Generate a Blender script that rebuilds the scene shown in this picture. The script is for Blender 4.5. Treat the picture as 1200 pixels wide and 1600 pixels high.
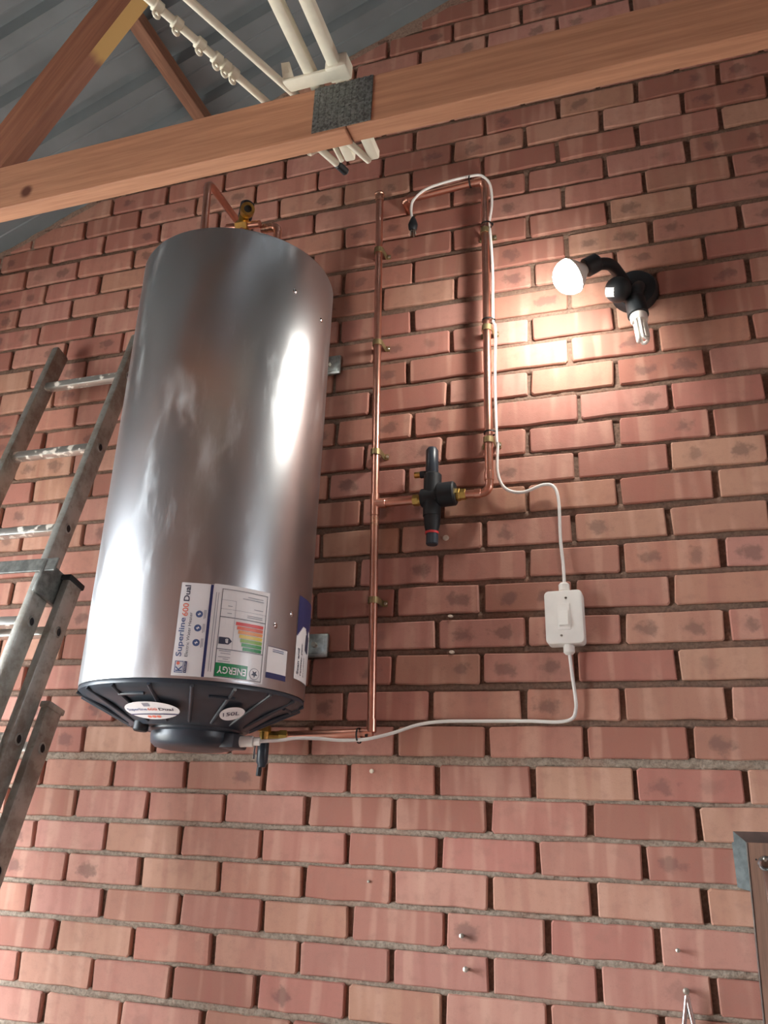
import bpy, bmesh, math, random
from mathutils import Vector, Matrix
random.seed(7)
for o in list(bpy.data.objects): bpy.data.objects.remove(o)
SC = bpy.context.scene
COL = SC.collection
rad = math.radians

# ------------------------------------------------------------------ camera
CAM = Vector((1.7436, -2.124, 1.5192))
FWD = Vector((-0.3145, 0.8832, 0.34793)).normalized()
UPV = Vector((0.07639, -0.34179, 0.93667))
RGT = FWD.cross(UPV).normalized(); UPV = RGT.cross(FWD).normalized()
FPX = 1360.1
cd = bpy.data.cameras.new('camera')
cd.sensor_fit = 'VERTICAL'; cd.sensor_height = 36.0
cd.lens = 36.0 * FPX / 1600.0
cd.clip_start = 0.05
cam = bpy.data.objects.new('camera', cd); COL.objects.link(cam)
cam.matrix_world = Matrix.Translation(CAM) @ Matrix((RGT, UPV, -FWD)).transposed().to_4x4()
SC.camera = cam

# ------------------------------------------------------------------ light and exposure
SKY = 28.0
world = bpy.data.worlds.new('sky'); SC.world = world; world.use_nodes = True
bg = world.node_tree.nodes['Background']
bg.inputs[0].default_value = (0.86, 0.94, 1.0, 1); bg.inputs[1].default_value = SKY
vs = SC.view_settings
vs.view_transform = 'Standard'; vs.look = 'None'; vs.gamma = 1.0; vs.use_curve_mapping = False
vs.exposure = 0.0
SC.display_settings.display_device = 'sRGB'
BULB = 250.0
LEFT, RIGHT, BACK = -1.3, 4.9, -4.4          # inner faces of the other walls
DOOR = (-2.75, -0.65, 2.5)                   # opening in the left wall: y0, y1, top
WIN = (-1.5, -0.9, 2.0, 2.6)                 # window in the right wall: y0, y1, z0, z1

def portal(name, loc, sx, sy, rot):
    l = bpy.data.lights.new(name, 'AREA'); l.shape = 'RECTANGLE'; l.size = sx; l.size_y = sy
    l.cycles.is_portal = True
    o = bpy.data.objects.new(name, l); COL.objects.link(o); o.location = loc; o.rotation_euler = rot
portal('door_daylight_portal', (LEFT - .1, (DOOR[0] + DOOR[1]) / 2, DOOR[2] / 2), DOOR[2], DOOR[1] - DOOR[0], (0, rad(-90), 0))
portal('window_daylight_portal', (RIGHT + .1, (WIN[0] + WIN[1]) / 2, (WIN[2] + WIN[3]) / 2), WIN[3] - WIN[2], WIN[1] - WIN[0], (0, rad(90), 0))

# ------------------------------------------------------------------ helpers
def project(p):
    v = Vector(p) - CAM; z = v.dot(FWD)
    if z < .05: return (-9999, -9999)
    return (600 + FPX * v.dot(RGT) / z, 800 - FPX * v.dot(UPV) / z)

def s2l(c):
    return tuple(((x / 255) / 12.92 if x / 255 <= .04045 else ((x / 255 + .055) / 1.055) ** 2.4) for x in c) + (1,)

class NT:
    def __init__(s, name):
        s.m = bpy.data.materials.new(name); s.m.use_nodes = True
        s.t = s.m.node_tree; s.b = s.t.nodes['Principled BSDF']
    def n(s, typ, ins=None, **kw):
        nd = s.t.nodes.new(typ)
        for k, v in kw.items(): setattr(nd, k, v)
        for k, v in (ins or {}).items(): s.set(nd.inputs[k], v)
        return nd
    def set(s, sock, v):
        if isinstance(v, bpy.types.NodeSocket): s.t.links.new(v, sock)
        elif isinstance(v, bpy.types.Node): s.t.links.new(v.outputs[0], sock)
        else: sock.default_value = v
    def math(s, op, a, b=0.0, c=None, clamp=False):
        nd = s.n('ShaderNodeMath', operation=op, use_clamp=clamp)
        s.set(nd.inputs[0], a); s.set(nd.inputs[1], b)
        if c is not None: s.set(nd.inputs[2], c)
        return nd.outputs[0]
    def mix(s, fac, a, b, mode='MIX'):
        nd = s.n('ShaderNodeMix', data_type='RGBA', blend_type=mode)
        s.set(nd.inputs[0], fac); s.set(nd.inputs[6], a); s.set(nd.inputs[7], b)
        return nd.outputs[2]
    def ramp(s, fac, stops, interp='LINEAR'):
        nd = s.n('ShaderNodeValToRGB'); cr = nd.color_ramp; cr.interpolation = interp
        while len(cr.elements) < len(stops): cr.elements.new(.5)
        for e, (p, c) in zip(cr.elements, stops): e.position = p; e.color = c
        s.set(nd.inputs[0], fac); return nd.outputs[0]
    def maprange(s, v, a, b, c=0., d=1.):
        nd = s.n('ShaderNodeMapRange', interpolation_type='SMOOTHSTEP')
        for i, x in enumerate((v, a, b, c, d)): s.set(nd.inputs[i], x)
        return nd.outputs[0]
    def noise(s, vec, scale, detail=3, rough=.55):
        nd = s.n('ShaderNodeTexNoise'); s.set(nd.inputs['Vector'], vec)
        nd.inputs['Scale'].default_value = scale; nd.inputs['Detail'].default_value = detail; nd.inputs['Roughness'].default_value = rough
        return nd.outputs[0]
    def vmul(s, vec, xyz):
        nd = s.n('ShaderNodeVectorMath', operation='MULTIPLY'); s.set(nd.inputs[0], vec); s.set(nd.inputs[1], xyz); return nd.outputs[0]
    def vadd(s, vec, o):
        nd = s.n('ShaderNodeVectorMath', operation='ADD'); s.set(nd.inputs[0], vec); s.set(nd.inputs[1], o); return nd.outputs[0]
    def bump(s, h, strength, dist=.002):
        nd = s.n('ShaderNodeBump'); nd.inputs['Strength'].default_value = strength; nd.inputs['Distance'].default_value = dist
        s.set(nd.inputs['Height'], h); s.t.links.new(nd.outputs[0], s.b.inputs['Normal'])
    def P(s, **kw):
        for k, v in kw.items(): s.set(s.b.inputs[k.replace('_', ' ')], v)
        return s.m

def plain(name, rgb, rough=.5, metal=0., noise=.12, scale=40., bump=0.):
    t = NT(name); co = t.n('ShaderNodeTexCoord').outputs['Object']
    nz = t.noise(co, scale)
    c = s2l(rgb); k = t.maprange(nz, .3, .7)
    col = t.mix(k, tuple(x * (1 - noise) for x in c[:3]) + (1,), tuple(min(1, x * (1 + noise)) for x in c[:3]) + (1,))
    if bump: t.bump(nz, bump)
    return t.P(Base_Color=col, Roughness=rough, Metallic=metal)

def obj(name, bm, mat, parent=None, smooth=False):
    if isinstance(bm, bmesh.types.BMesh):
        me = bpy.data.meshes.new(name); bm.normal_update(); bm.to_mesh(me); bm.free()
    else: me = bm
    if mat is not None and not me.materials: me.materials.append(mat)
    if smooth:
        me.polygons.foreach_set('use_smooth', [True] * len(me.polygons))
        try: me.set_sharp_from_angle(angle=rad(38))
        except Exception: pass
    o = bpy.data.objects.new(name, me); COL.objects.link(o)
    if parent:
        o.parent = parent; o.matrix_parent_inverse = Matrix.Translation(-parent.location)
    return o

def tag(o, label, cat=None, group=None, kind=None):
    if label: o['label'] = label
    if cat: o['category'] = cat
    if group: o['group'] = group
    if kind: o['kind'] = kind
    return o

def thing(name, label, cat, loc, group=None):
    o = bpy.data.objects.new(name, None); COL.objects.link(o); o.location = loc; o.empty_display_size = .05
    return tag(o, label, cat, group)

def box(bm, x0, x1, y0, y1, z0, z1, bev=0., M=None):
    vs_ = bmesh.ops.create_cube(bm, size=1.)['verts']
    S = Matrix.Translation(((x0 + x1) / 2, (y0 + y1) / 2, (z0 + z1) / 2)) @ Matrix.Diagonal((x1 - x0, y1 - y0, z1 - z0, 1))
    bmesh.ops.transform(bm, matrix=(M @ S) if M else S, verts=vs_)
    if bev:
        es = list({e for v in vs_ for e in v.link_edges})
        bmesh.ops.bevel(bm, geom=es, offset=bev, segments=2, affect='EDGES', profile=.5)
    return bm

def frame_z(d):
    d = Vector(d).normalized()
    a = Vector((0, 0, 1)) if abs(d.z) < .9 else Vector((1, 0, 0))
    x = a.cross(d).normalized(); y = d.cross(x)
    return Matrix((x, y, d)).transposed()

def axis_matrix(p, d):
    return Matrix.Translation(p) @ frame_z(d).to_4x4()

def lathe(bm, prof, n=32, M=None, cap=True):
    """prof: list of (r, h) revolved about local z"""
    rings = []
    for r, h in prof:
        if r < 1e-6: rings.append([bm.verts.new((0, 0, h))])
        else: rings.append([bm.verts.new((r * math.cos(2 * math.pi * i / n), r * math.sin(2 * math.pi * i / n), h)) for i in range(n)])
    for a, b in zip(rings, rings[1:]):
        for i in range(n):
            j = (i + 1) % n
            if len(a) == 1 and len(b) == 1: continue
            if len(a) == 1: bm.faces.new((a[0], b[j], b[i]))
            elif len(b) == 1: bm.faces.new((a[i], a[j], b[0]))
            else: bm.faces.new((a[i], a[j], b[j], b[i]))
    if cap:
        if len(rings[0]) > 1: bm.faces.new(list(reversed(rings[0])))
        if len(rings[-1]) > 1: bm.faces.new(rings[-1])
    allv = [v for r in rings for v in r]
    if M: bmesh.ops.transform(bm, matrix=M, verts=allv)
    return bm

def cyl(bm, p, q, r, n=20, bev=0.):
    p, q = Vector(p), Vector(q); L = (q - p).length
    pr = [(r, 0), (r, L)] if not bev else [(r - bev, 0), (r, bev), (r, L - bev), (r - bev, L)]
    return lathe(bm, pr, n, axis_matrix(p, q - p))

def smooth_path(pts, per=8):
    P = [Vector(p) for p in pts]; out = []
    E_ = [P[0] * 2 - P[1]] + P + [P[-1] * 2 - P[-2]]
    for i in range(1, len(E_) - 2):
        a, b, c, d = E_[i - 1:i + 3]
        for k in range(per):
            t = k / per
            out.append(.5 * ((2 * b) + (c - a) * t + (2 * a - 5 * b + 4 * c - d) * t * t + (3 * b - a - 3 * c + d) * t ** 3))
    out.append(P[-1]); return out

def tube(bm, path, r, n=12):
    P = [Vector(p) for p in path]; rings = []; up = None
    for i, p in enumerate(P):
        d = (P[min(i + 1, len(P) - 1)] - P[max(i - 1, 0)]).normalized()
        if up is None: up = frame_z(d).col[0].copy()
        up = (up - d * up.dot(d)).normalized(); w = d.cross(up)
        rings.append([bm.verts.new(p + (up * math.cos(2 * math.pi * k / n) + w * math.sin(2 * math.pi * k / n)) * r) for k in range(n)])
    for a, b in zip(rings, rings[1:]):
        for k in range(n):
            bm.faces.new((a[k], a[(k + 1) % n], b[(k + 1) % n], b[k]))
    bm.faces.new(list(reversed(rings[0]))); bm.faces.new(rings[-1])
    return bm

def prism(bm, pts, d):
    """closed outline of 3D points extruded by vector d"""
    d = Vector(d); a = [bm.verts.new(Vector(p)) for p in pts]; b = [bm.verts.new(Vector(p) + d) for p in pts]
    n = len(a); bm.faces.new(a); bm.faces.new(list(reversed(b)))
    for i in range(n):
        bm.faces.new((a[(i + 1) % n], a[i], b[i], b[(i + 1) % n]))
    bmesh.ops.recalc_face_normals(bm, faces=bm.faces); return bm

def NB(): return bmesh.new()

def text_mesh(body, width=None, height=None, bold=0., align='LEFT'):
    """returns mesh of flat lettering in local XY, lower-left at origin, fitted to width/height"""
    cu = bpy.data.curves.new('lettering', 'FONT'); cu.body = body; cu.size = 1.; cu.offset = bold; cu.resolution_u = 3
    to = bpy.data.objects.new('lettering', cu); COL.objects.link(to)
    dg = bpy.context.evaluated_depsgraph_get(); dg.update()
    me = bpy.data.meshes.new_from_object(to.evaluated_get(dg)); bpy.data.objects.remove(to); bpy.data.curves.remove(cu)
    xs = [v.co.x for v in me.vertices]; ys = [v.co.y for v in me.vertices]
    x0, x1, y0, y1 = min(xs), max(xs), min(ys), max(ys)
    sx = width / (x1 - x0) if width else None; sy = height / (y1 - y0) if height else None
    sx = sx or sy; sy = sy or sx
    for v in me.vertices: v.co = Vector(((v.co.x - x0) * sx, (v.co.y - y0) * sy, 0))
    me.materials.clear()
    return me

# ------------------------------------------------------------------ materials
def brick_material(name, island, marks=.74):
    t = NT(name)
    rnd = t.n('ShaderNodeNewGeometry').outputs['Random Per Island'] if island else t.n('ShaderNodeObjectInfo').outputs['Random']
    uv = t.n('ShaderNodeUVMap', uv_map='face').outputs[0]
    wn = t.n('ShaderNodeTexWhiteNoise', noise_dimensions='1D'); t.set(wn.inputs['W'], rnd)
    sep = t.n('ShaderNodeSeparateColor'); t.set(sep.inputs[0], wn.outputs['Color'])
    r1, r2, r3 = sep.outputs
    off = t.n('ShaderNodeCombineXYZ'); t.set(off.inputs[0], t.math('MULTIPLY', rnd, 91.7)); t.set(off.inputs[2], t.math('MULTIPLY', r1, 37.))
    p = t.vadd(uv, off.outputs[0])
    base = t.ramp(rnd, [(0., s2l((172, 124, 108))), (.12, s2l((186, 136, 124))), (.24, s2l((158, 108, 94))), (.36, s2l((186, 145, 124))),
                        (.48, s2l((178, 122, 110))), (.58, s2l((156, 106, 92))), (.68, s2l((184, 130, 114))), (.8, s2l((180, 138, 116))), (.9, s2l((190, 142, 128))), (1., s2l((164, 112, 98)))])
    # firing bands that run up the face, broken cloudiness, speckle
    band = t.noise(t.vmul(p, (1, .12, 1)), 26., 1, .4)
    base = t.mix(t.math('MULTIPLY', t.maprange(band, .52, .68), .4), base, s2l((206, 166, 146)))
    base = t.mix(t.math('MULTIPLY', t.maprange(band, .46, .3), .35), base, s2l((160, 102, 92)))
    cl = t.noise(p, 34., 4, .6)
    base = t.mix(t.math('MULTIPLY', t.maprange(cl, .45, .75), .35), base, s2l((152, 112, 100)))
    # dark kiln kiss marks
    su = t.n('ShaderNodeSeparateXYZ'); t.set(su.inputs[0], uv)
    for sgn, rr in ((-1, r1), (1, r2)):
        cx = t.math('MULTIPLY_ADD', r3, .02, sgn * .055 - .01)
        du = t.math('DIVIDE', t.math('SUBTRACT', su.outputs[0], cx), t.math('MULTIPLY_ADD', rr, .03, .004))
        dv = t.math('DIVIDE', su.outputs[1], .022)
        d = t.math('SQRT', t.math('ADD', t.math('MULTIPLY', du, du), t.math('MULTIPLY', dv, dv)))
        d = t.math('ADD', d, t.math('MULTIPLY', t.math('SUBTRACT', cl, .5), 3.0))
        on = t.maprange(rr, marks, marks + .08, 0., .55)
        base = t.mix(t.math('MULTIPLY', t.maprange(d, 1.15, .35), on), base, s2l((98, 78, 74)))
    fine = t.noise(p, 420., 2, .6)
    base = t.mix(t.math('MULTIPLY', t.maprange(fine, .6, .75), .3), base, s2l((132, 86, 72)))
    t.bump(t.math('ADD', cl, t.math('MULTIPLY', fine, .5)), .35, .0022)
    t.b.inputs['Specular IOR Level'].default_value = .25
    return t.P(Base_Color=base, Roughness=.86)

def mortar_material(name, a, b):
    t = NT(name); co = t.n('ShaderNodeTexCoord').outputs['Object']
    n1 = t.noise(co, 130., 4, .7); n2 = t.noise(co, 9., 2)
    c = t.mix(t.maprange(n1, .3, .7), s2l(a), s2l(b))
    c = t.mix(t.math('MULTIPLY', t.maprange(n2, .45, .7), .35), c, s2l((150, 112, 94)))
    t.bump(n1, .8, .004)
    return t.P(Base_Color=c, Roughness=.95)

def wood_material(name, a, b, axis, knots=(), sap=None):
    t = NT(name); co = t.n('ShaderNodeTexCoord').outputs['Object']
    inv = frame_z(axis).transposed()
    nd = t.n('ShaderNodeVectorRotate', rotation_type='EULER_XYZ'); t.set(nd.inputs['Vector'], co); nd.inputs['Rotation'].default_value = inv.to_euler()
    st = t.vmul(nd.outputs[0], (1, 1, .05))
    g = t.noise(st, 90., 4, .65); g2 = t.noise(st, 22., 2)
    c = t.mix(t.maprange(g, .3, .72), s2l(a), s2l(b))
    c = t.mix(t.math('MULTIPLY', t.maprange(g2, .4, .7), .4), c, tuple(x * .72 for x in s2l(a)[:3]) + (1,))
    if sap:
        pt, rr, colr = sap
        sb = t.n('ShaderNodeVectorMath', operation='SUBTRACT'); t.set(sb.inputs[0], co); sb.inputs[1].default_value = pt
        ln = t.n('ShaderNodeVectorMath', operation='LENGTH'); t.set(ln.inputs[0], sb.outputs[0])
        c = t.mix(t.maprange(t.math('ADD', ln.outputs['Value'], t.math('MULTIPLY', g2, .05)), rr + .03, rr), c, s2l(colr))
    for pt, rr in knots:
        sb = t.n('ShaderNodeVectorMath', operation='SUBTRACT'); t.set(sb.inputs[0], co); sb.inputs[1].default_value = pt
        ln = t.n('ShaderNodeVectorMath', operation='LENGTH'); t.set(ln.inputs[0], sb.outputs[0])
        c = t.mix(t.maprange(t.math('ADD', ln.outputs['Value'], t.math('MULTIPLY', g, .006)), rr * 1.3, rr * .6), c, s2l((92, 50, 34)))
    t.bump(g, .25, .0015)
    return t.P(Base_Color=c, Roughness=.7)

M = {}
M['brick'] = brick_material('fired clay brick', False, .9)
M['brick_marked'] = brick_material('kiln marked clay brick', False, .66)
M['brick_far'] = brick_material('fired clay brick in bulk', True)
M['mortar'] = mortar_material('grey cement mortar', (126, 112, 99), (168, 153, 137))
M['mortar_deep'] = mortar_material('raked brown mortar', (104, 84, 72), (134, 110, 95))
M['cement'] = mortar_material('cement fillet', (140, 116, 102), (170, 146, 130))
M['concrete'] = plain('concrete floor', (112, 106, 100), .85, 0, .15, 6., .1)
t = NT('plain brickwork'); bt = t.n('ShaderNodeTexBrick'); co = t.n('ShaderNodeTexCoord').outputs['Object']
sx_ = t.n('ShaderNodeSeparateXYZ'); t.set(sx_.inputs[0], co); cb_ = t.n('ShaderNodeCombineXYZ')
t.set(cb_.inputs[0], t.math('ADD', sx_.outputs[0], sx_.outputs[1])); t.set(cb_.inputs[1], sx_.outputs[2]); t.set(bt.inputs['Vector'], cb_.outputs[0])
bt.inputs['Color1'].default_value = s2l((172, 124, 110)); bt.inputs['Color2'].default_value = s2l((182, 136, 122)); bt.inputs['Mortar'].default_value = s2l((150, 134, 122))
bt.inputs['Scale'].default_value = 1.; bt.inputs['Brick Width'].default_value = .232; bt.inputs['Row Height'].default_value = .0865; bt.inputs['Mortar Size'].default_value = .006
M['brickwork'] = t.P(Base_Color=bt.outputs[0], Roughness=.9)
M['paving'] = plain('pale paving', (176, 170, 160), .9, 0, .12, 3.)  # unseen ground outside, made pale to bounce light up onto roof and wall
M['roof'] = plain('charcoal painted roof sheet', (116, 124, 128), .33, 0., .1, 5.)
M['copper'] = plain('copper pipe', (224, 168, 148), .29, 1., .14, 14.)
M['solder'] = plain('soldered copper', (226, 176, 150), .3, 1., .3, 160.)
M['brass'] = plain('brass', (200, 168, 96), .28, 1., .12, 60.)
M['clip'] = plain('dull brass saddle', (150, 132, 96), .45, .75, .15, 60.)
M['galv'] = plain('galvanised steel', (176, 184, 182), .38, 1., .18, 70., .05)
M['black'] = plain('black plastic', (50, 57, 66), .36, 0., .1, 30.)
M['blackmatt'] = plain('matt black plastic', (26, 30, 34), .55, 0., .1, 30.)
M['rubber'] = plain('black cable tie', (22, 20, 20), .5)
M['redband'] = plain('red ring', (200, 60, 64), .5)
M['white'] = plain('white plastic', (236, 234, 228), .35, 0., .03, 20.)
M['cable'] = plain('white cable sheath', (226, 224, 220), .45, 0., .04, 20.)
M['cream'] = plain('cream painted metal', (226, 222, 204), .4, 0., .05, 30.)
M['screw'] = plain('zinc screw', (190, 184, 172), .35, .9, .1, 90.)
M['plug'] = plain('pale wall plug', (222, 208, 190), .7, 0., .1, 90.)
M['nailplate'] = plain('nail plate steel', (120, 124, 124), .5, .8, .45, 230., .5)
M['chrome'] = plain('chrome steel', (210, 210, 212), .16, 1., .05, 60.)
M['paper'] = plain('white label paper', (240, 240, 242), .25, 0., .01, 20.)
M['navy'] = plain('navy print', (52, 58, 104), .3, 0., .03, 20.)
M['ink'] = plain('dark print', (66, 68, 88), .35, 0., .03, 20.)
M['grey_ink'] = plain('fine grey print', (150, 152, 166), .35, 0., .03, 20.)
M['blue_ink'] = plain('blue print', (84, 104, 150), .35, 0., .03, 20.)
M['orange_ink'] = plain('orange print', (236, 130, 110), .35, 0., .03, 20.)
M['green_ink'] = plain('green print', (28, 140, 84), .3, 0., .03, 20.)
ECOL = [(226, 86, 84), (232, 112, 84), (236, 160, 92), (232, 206, 92), (146, 186, 84), (74, 160, 88), (50, 146, 84)]
for i, c in enumerate(ECOL): M['e%d' % i] = plain('energy bar colour %d' % i, c, .3, 0., .02, 20.)
t = NT('ladder aluminium'); co = t.n('ShaderNodeTexCoord').outputs['Object']
n1 = t.noise(co, 14., 4, .65); n2 = t.noise(co, 70., 3)
c = t.mix(t.maprange(n1, .38, .66), s2l((182, 184, 178)), s2l((152, 146, 136)))
M['alu'] = t.P(Base_Color=t.mix(t.math('MULTIPLY', t.maprange(n2, .6, .72), .35), c, s2l((112, 104, 92))), Metallic=.7, Roughness=t.maprange(n1, .3, .7, .38, .6))
M['dark_alu'] = plain('weathered dark bracket', (110, 112, 108), .5, .5, .35, 45.)
t = NT('paint spattered rung'); co = t.n('ShaderNodeTexCoord').outputs['Object']; n1 = t.noise(co, 38., 3)
M['rung'] = t.P(Base_Color=t.mix(t.maprange(n1, .56, .62), s2l((200, 200, 194)), s2l((244, 240, 230))), Metallic=t.maprange(n1, .56, .62, .85, 0.), Roughness=.34)
# tank skin: galvanised, spangled and smeared by hands and dust
t = NT('smeared galvanised tank skin'); co = t.n('ShaderNodeTexCoord').outputs['Object']
warp = t.noise(co, 5., 3); st = t.vmul(co, (1.6, 1.6, .4))
smr = t.noise(st, 11., 5, .62); vor = t.n('ShaderNodeTexVoronoi'); t.set(vor.inputs['Vector'], co); vor.inputs['Scale'].default_value = 260.
k = t.math('MULTIPLY', t.maprange(smr, .5, .72), t.maprange(t.noise(co, 2.6, 2), .42, .6)); fine = t.noise(co, 500., 2)
t.bump(t.math('ADD', t.math('MULTIPLY', vor.outputs['Distance'], .6), fine), .05, .0015)
M['tank'] = t.P(Base_Color=t.mix(t.math('MULTIPLY', k, .8), s2l((192, 194, 197)), s2l((222, 228, 232))), Metallic=1.,
                Roughness=t.math('ADD', t.math('MULTIPLY', k, .26), t.math('ADD', .285, t.math('MULTIPLY', warp, .08))))
M['wood_chord'] = wood_material('orange pine', (170, 120, 92), (196, 144, 112), (1, 0, 0), knots=[((.53, -1., 2.735), .018)])
WEBD = Vector((.553, 0, .833))
M['wood_web'] = wood_material('brown pine', (132, 84, 64), (158, 106, 80), WEBD, knots=[((.57, -.975, 3.01), .014)], sap=None)
M['wood_sap'] = wood_material('pale sapwood underside', (132, 84, 64), (158, 106, 80), WEBD, sap=((.72, -.98, 3.24), .19, (196, 160, 96)))
M['wood_dark'] = wood_material('dull pine', (120, 84, 66), (148, 108, 86), (0, 1, 0))
M['board'] = wood_material('brown varnished board', (112, 84, 70), (140, 106, 88), (0, 0, 1))
t = NT('lit lamp glass'); t.P(Base_Color=(1, 1, 1, 1), Roughness=.4)
t.b.inputs['Emission Color'].default_value = (1., .96, .88, 1); t.b.inputs['Emission Strength'].default_value = BULB
M['lit'] = t.m

# ------------------------------------------------------------------ setting: shell of the room
SL = .395; Z0 = 3.545 + SL * .609; RIDGE = 1.6
def roofz(x): return Z0 + SL * (x if x < RIDGE else 2 * RIDGE - x)
WT = .22

def struct(name, bm, mat, **kw):
    o = obj(name, bm, mat, **kw); o['kind'] = 'structure'; return o

struct('floor', box(NB(), LEFT - WT, RIGHT + WT, BACK - WT, .2, -.12, 0), M['concrete'])
tag(obj('ground', box(NB(), -60, 60, -60, 60, -.2, -.03), M['paving']), None, kind='structure')
b = NB()
box(b, LEFT - WT, LEFT, BACK, DOOR[0], 0, roofz(LEFT) - .02); box(b, LEFT - WT, LEFT, DOOR[1], -.0, 0, roofz(LEFT) - .02)
box(b, LEFT - WT, LEFT, DOOR[0], DOOR[1], DOOR[2], roofz(LEFT) - .02)
struct('wall_left', b, M['brickwork'])
b = NB(); y0, y1, z0, z1 = WIN
box(b, RIGHT, RIGHT + WT, BACK, y0, 0, roofz(RIGHT) - .02); box(b, RIGHT, RIGHT + WT, y1, -.0, 0, roofz(RIGHT) - .02)
box(b, RIGHT, RIGHT + WT, y0, y1, 0, z0); box(b, RIGHT, RIGHT + WT, y0, y1, z1, roofz(RIGHT) - .02)
struct('wall_right', b, M['brickwork'])
b = NB(); prism(b, [(LEFT - WT, BACK, 0), (RIGHT + WT, BACK, 0), (RIGHT + WT, BACK, roofz(RIGHT + WT) - .02), (RIDGE, BACK, roofz(RIDGE) - .02), (LEFT - WT, BACK, roofz(LEFT - WT) - .02)], (0, -WT, 0))
struct('wall_front', b, M['brickwork'])

# roof: ribbed sheets laid up the slope, ribs parallel to the gable wall
ceil = bpy.data.objects.new('ceiling', None); COL.objects.link(ceil); ceil.location = (RIDGE, -2.5, roofz(RIDGE)); ceil['kind'] = 'structure'
PITCH = .178; R0 = -.318      # y of a rib centre
def sheet_mesh(x0, x1):
    b = NB(); prof = []
    for k in range(4):
        c = k * PITCH
        prof += [(c + .03, 0), (c + .042, .034), (c + .078, .034), (c + .09, 0), (c + .134, 0), (c + .137, .004), (c + .143, .004), (c + .146, 0)]
    prof += [(4 * PITCH + .034, .0)]
    n = Vector((-SL, 0, 1)).normalized() if x1 <= RIDGE + .01 else Vector((SL, 0, 1)).normalized()
    for th in (0, .0012):
        rows = []
        for x in (x0, x1):
            rows.append([b.verts.new(Vector((x, y, roofz(x))) + n * (h + th)) for y, h in prof])
        for i in range(len(prof) - 1):
            q = (rows[0][i], rows[0][i + 1], rows[1][i + 1], rows[1][i])
            b.faces.new(q if th else tuple(reversed(q)))
    me = bpy.data.meshes.new('roof_sheet'); b.to_mesh(me); b.free(); me.materials.append(M['roof']); return me
mL = sheet_mesh(LEFT - .45, RIDGE); mR = sheet_mesh(RIDGE, RIGHT + .45)
ny = R0 - .06
k0 = 0
for side in (mL, mR):
    for i in range(-1, 8):
        y = ny - .178 * 4 * i + (-.178 * 2)
        if y > .3: continue
        o = obj('roof_sheet', side, None, ceil); o.location = (0, y + (i % 2) * 0., (i % 2) * .0015); o.matrix_parent_inverse = Matrix.Translation(-ceil.location)

# ------------------------------------------------------------------ the gable wall, brick by brick
DU = {-7: .0172, -6: .0074, -5: .0181, -4: .0061, -3: .0008, -2: .0034, -1: -.0073, 0: -.0004, 1: -.0269, 2: -.0138, 3: -.0159, 4: -.0146, 5: -.0095, 6: -.0075, 7: -.0085, 8: .005, 9: -.0052, 10: .0178, 11: .002, 12: -.0019, 13: .0084, 14: .0056, 15: .0206, 16: .0034, 17: .0082, 18: -.0022, 19: .0051, 20: -.0137, 21: .0045, 22: -.0065}
DV = {-7: .0133, -6: .007, -5: .0053, -4: .0012, -3: -.0049, -2: -.0073, -1: -.0141, 0: -.0094, 1: -.0084, 2: -.0049, 3: -.0013, 4: .0021, 5: .0017, 6: .0027, 7: .0063, 8: .0041, 9: .0005, 10: -.0008, 11: .0016, 12: .0013, 13: -.0001, 14: .0001, 15: .0052, 16: .0019, 17: .0064, 18: .0024, 19: -.0011, 20: .0036, 21: .0, 22: -.006}
CW, CH, BH, PJ = .232, .08646, .0715, .0138
def rowz(r): return 1.75 + r * CH + DV.get(r, .012 if r < -7 else -.004)
wall = bpy.data.objects.new('wall_back', None); COL.objects.link(wall); wall.location = (RIDGE, .05, 0); wall['kind'] = 'structure'
XA, XB = LEFT, RIGHT
rb = random.Random(3)
def outline(x0, x1, z0, z1, rg, j=.0012):
    c = .0035
    pts = [(x0 + c, z0), ((2 * x0 + x1) / 3, z0), ((x0 + 2 * x1) / 3, z0), (x1 - c, z0), (x1, z0 + c), (x1, z1 - c), (x1 - c, z1), ((x0 + x1) / 2, z1), (x0 + c, z1), (x0, z1 - c), (x0, z0 + c)]
    return [(x + rg.uniform(-j, j), z + rg.uniform(-j, j)) for x, z in pts]
def clip(pts, f):
    out = []
    for i in range(len(pts)):
        a, b_ = pts[i], pts[(i + 1) % len(pts)]; fa, fb = f(a), f(b_)
        if fa <= 0: out.append(a)
        if (fa < 0) != (fb < 0) and fa != fb:
            k = fa / (fa - fb); out.append((a[0] + (b_[0] - a[0]) * k, a[1] + (b_[1] - a[1]) * k))
    return out
def add_brick(bm, pts, uvl, ox=0., oz=0., proud=0., tilt=0.):
    n = len(pts); cx = sum(p[0] for p in pts) / n; cz = sum(p[1] for p in pts) / n
    def ring(ins, y):
        r_ = []
        for x, z in pts:
            dx, dz = cx - x, cz - z; L = math.hypot(dx, dz) or 1
            r_.append(bm.verts.new((x + ox + math.copysign(min(ins, abs(dx)), dx), y - proud + tilt * (x - cx), z + oz + math.copysign(min(ins, abs(dz)), dz))))
        return r_
    A = ring(.0028, 0.); B = ring(0., .003); C_ = ring(0., .03)
    fs = [bm.faces.new(list(A))]
    for P, Q in ((A, B), (B, C_)):
        for i in range(n):
            fs.append(bm.faces.new((P[i], Q[i], Q[(i + 1) % n], P[(i + 1) % n])))
    loc = {}
    for R_ in (A, B, C_):
        for v, (x, z) in zip(R_, pts): loc[v] = (x - cx, z - cz)
    for f in fs:
        f.smooth = False
        for l in f.loops: l[uvl].uv = loc[l.vert]
    if fs[0].normal.y > 0: pass
    return fs
bricks = []
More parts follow.
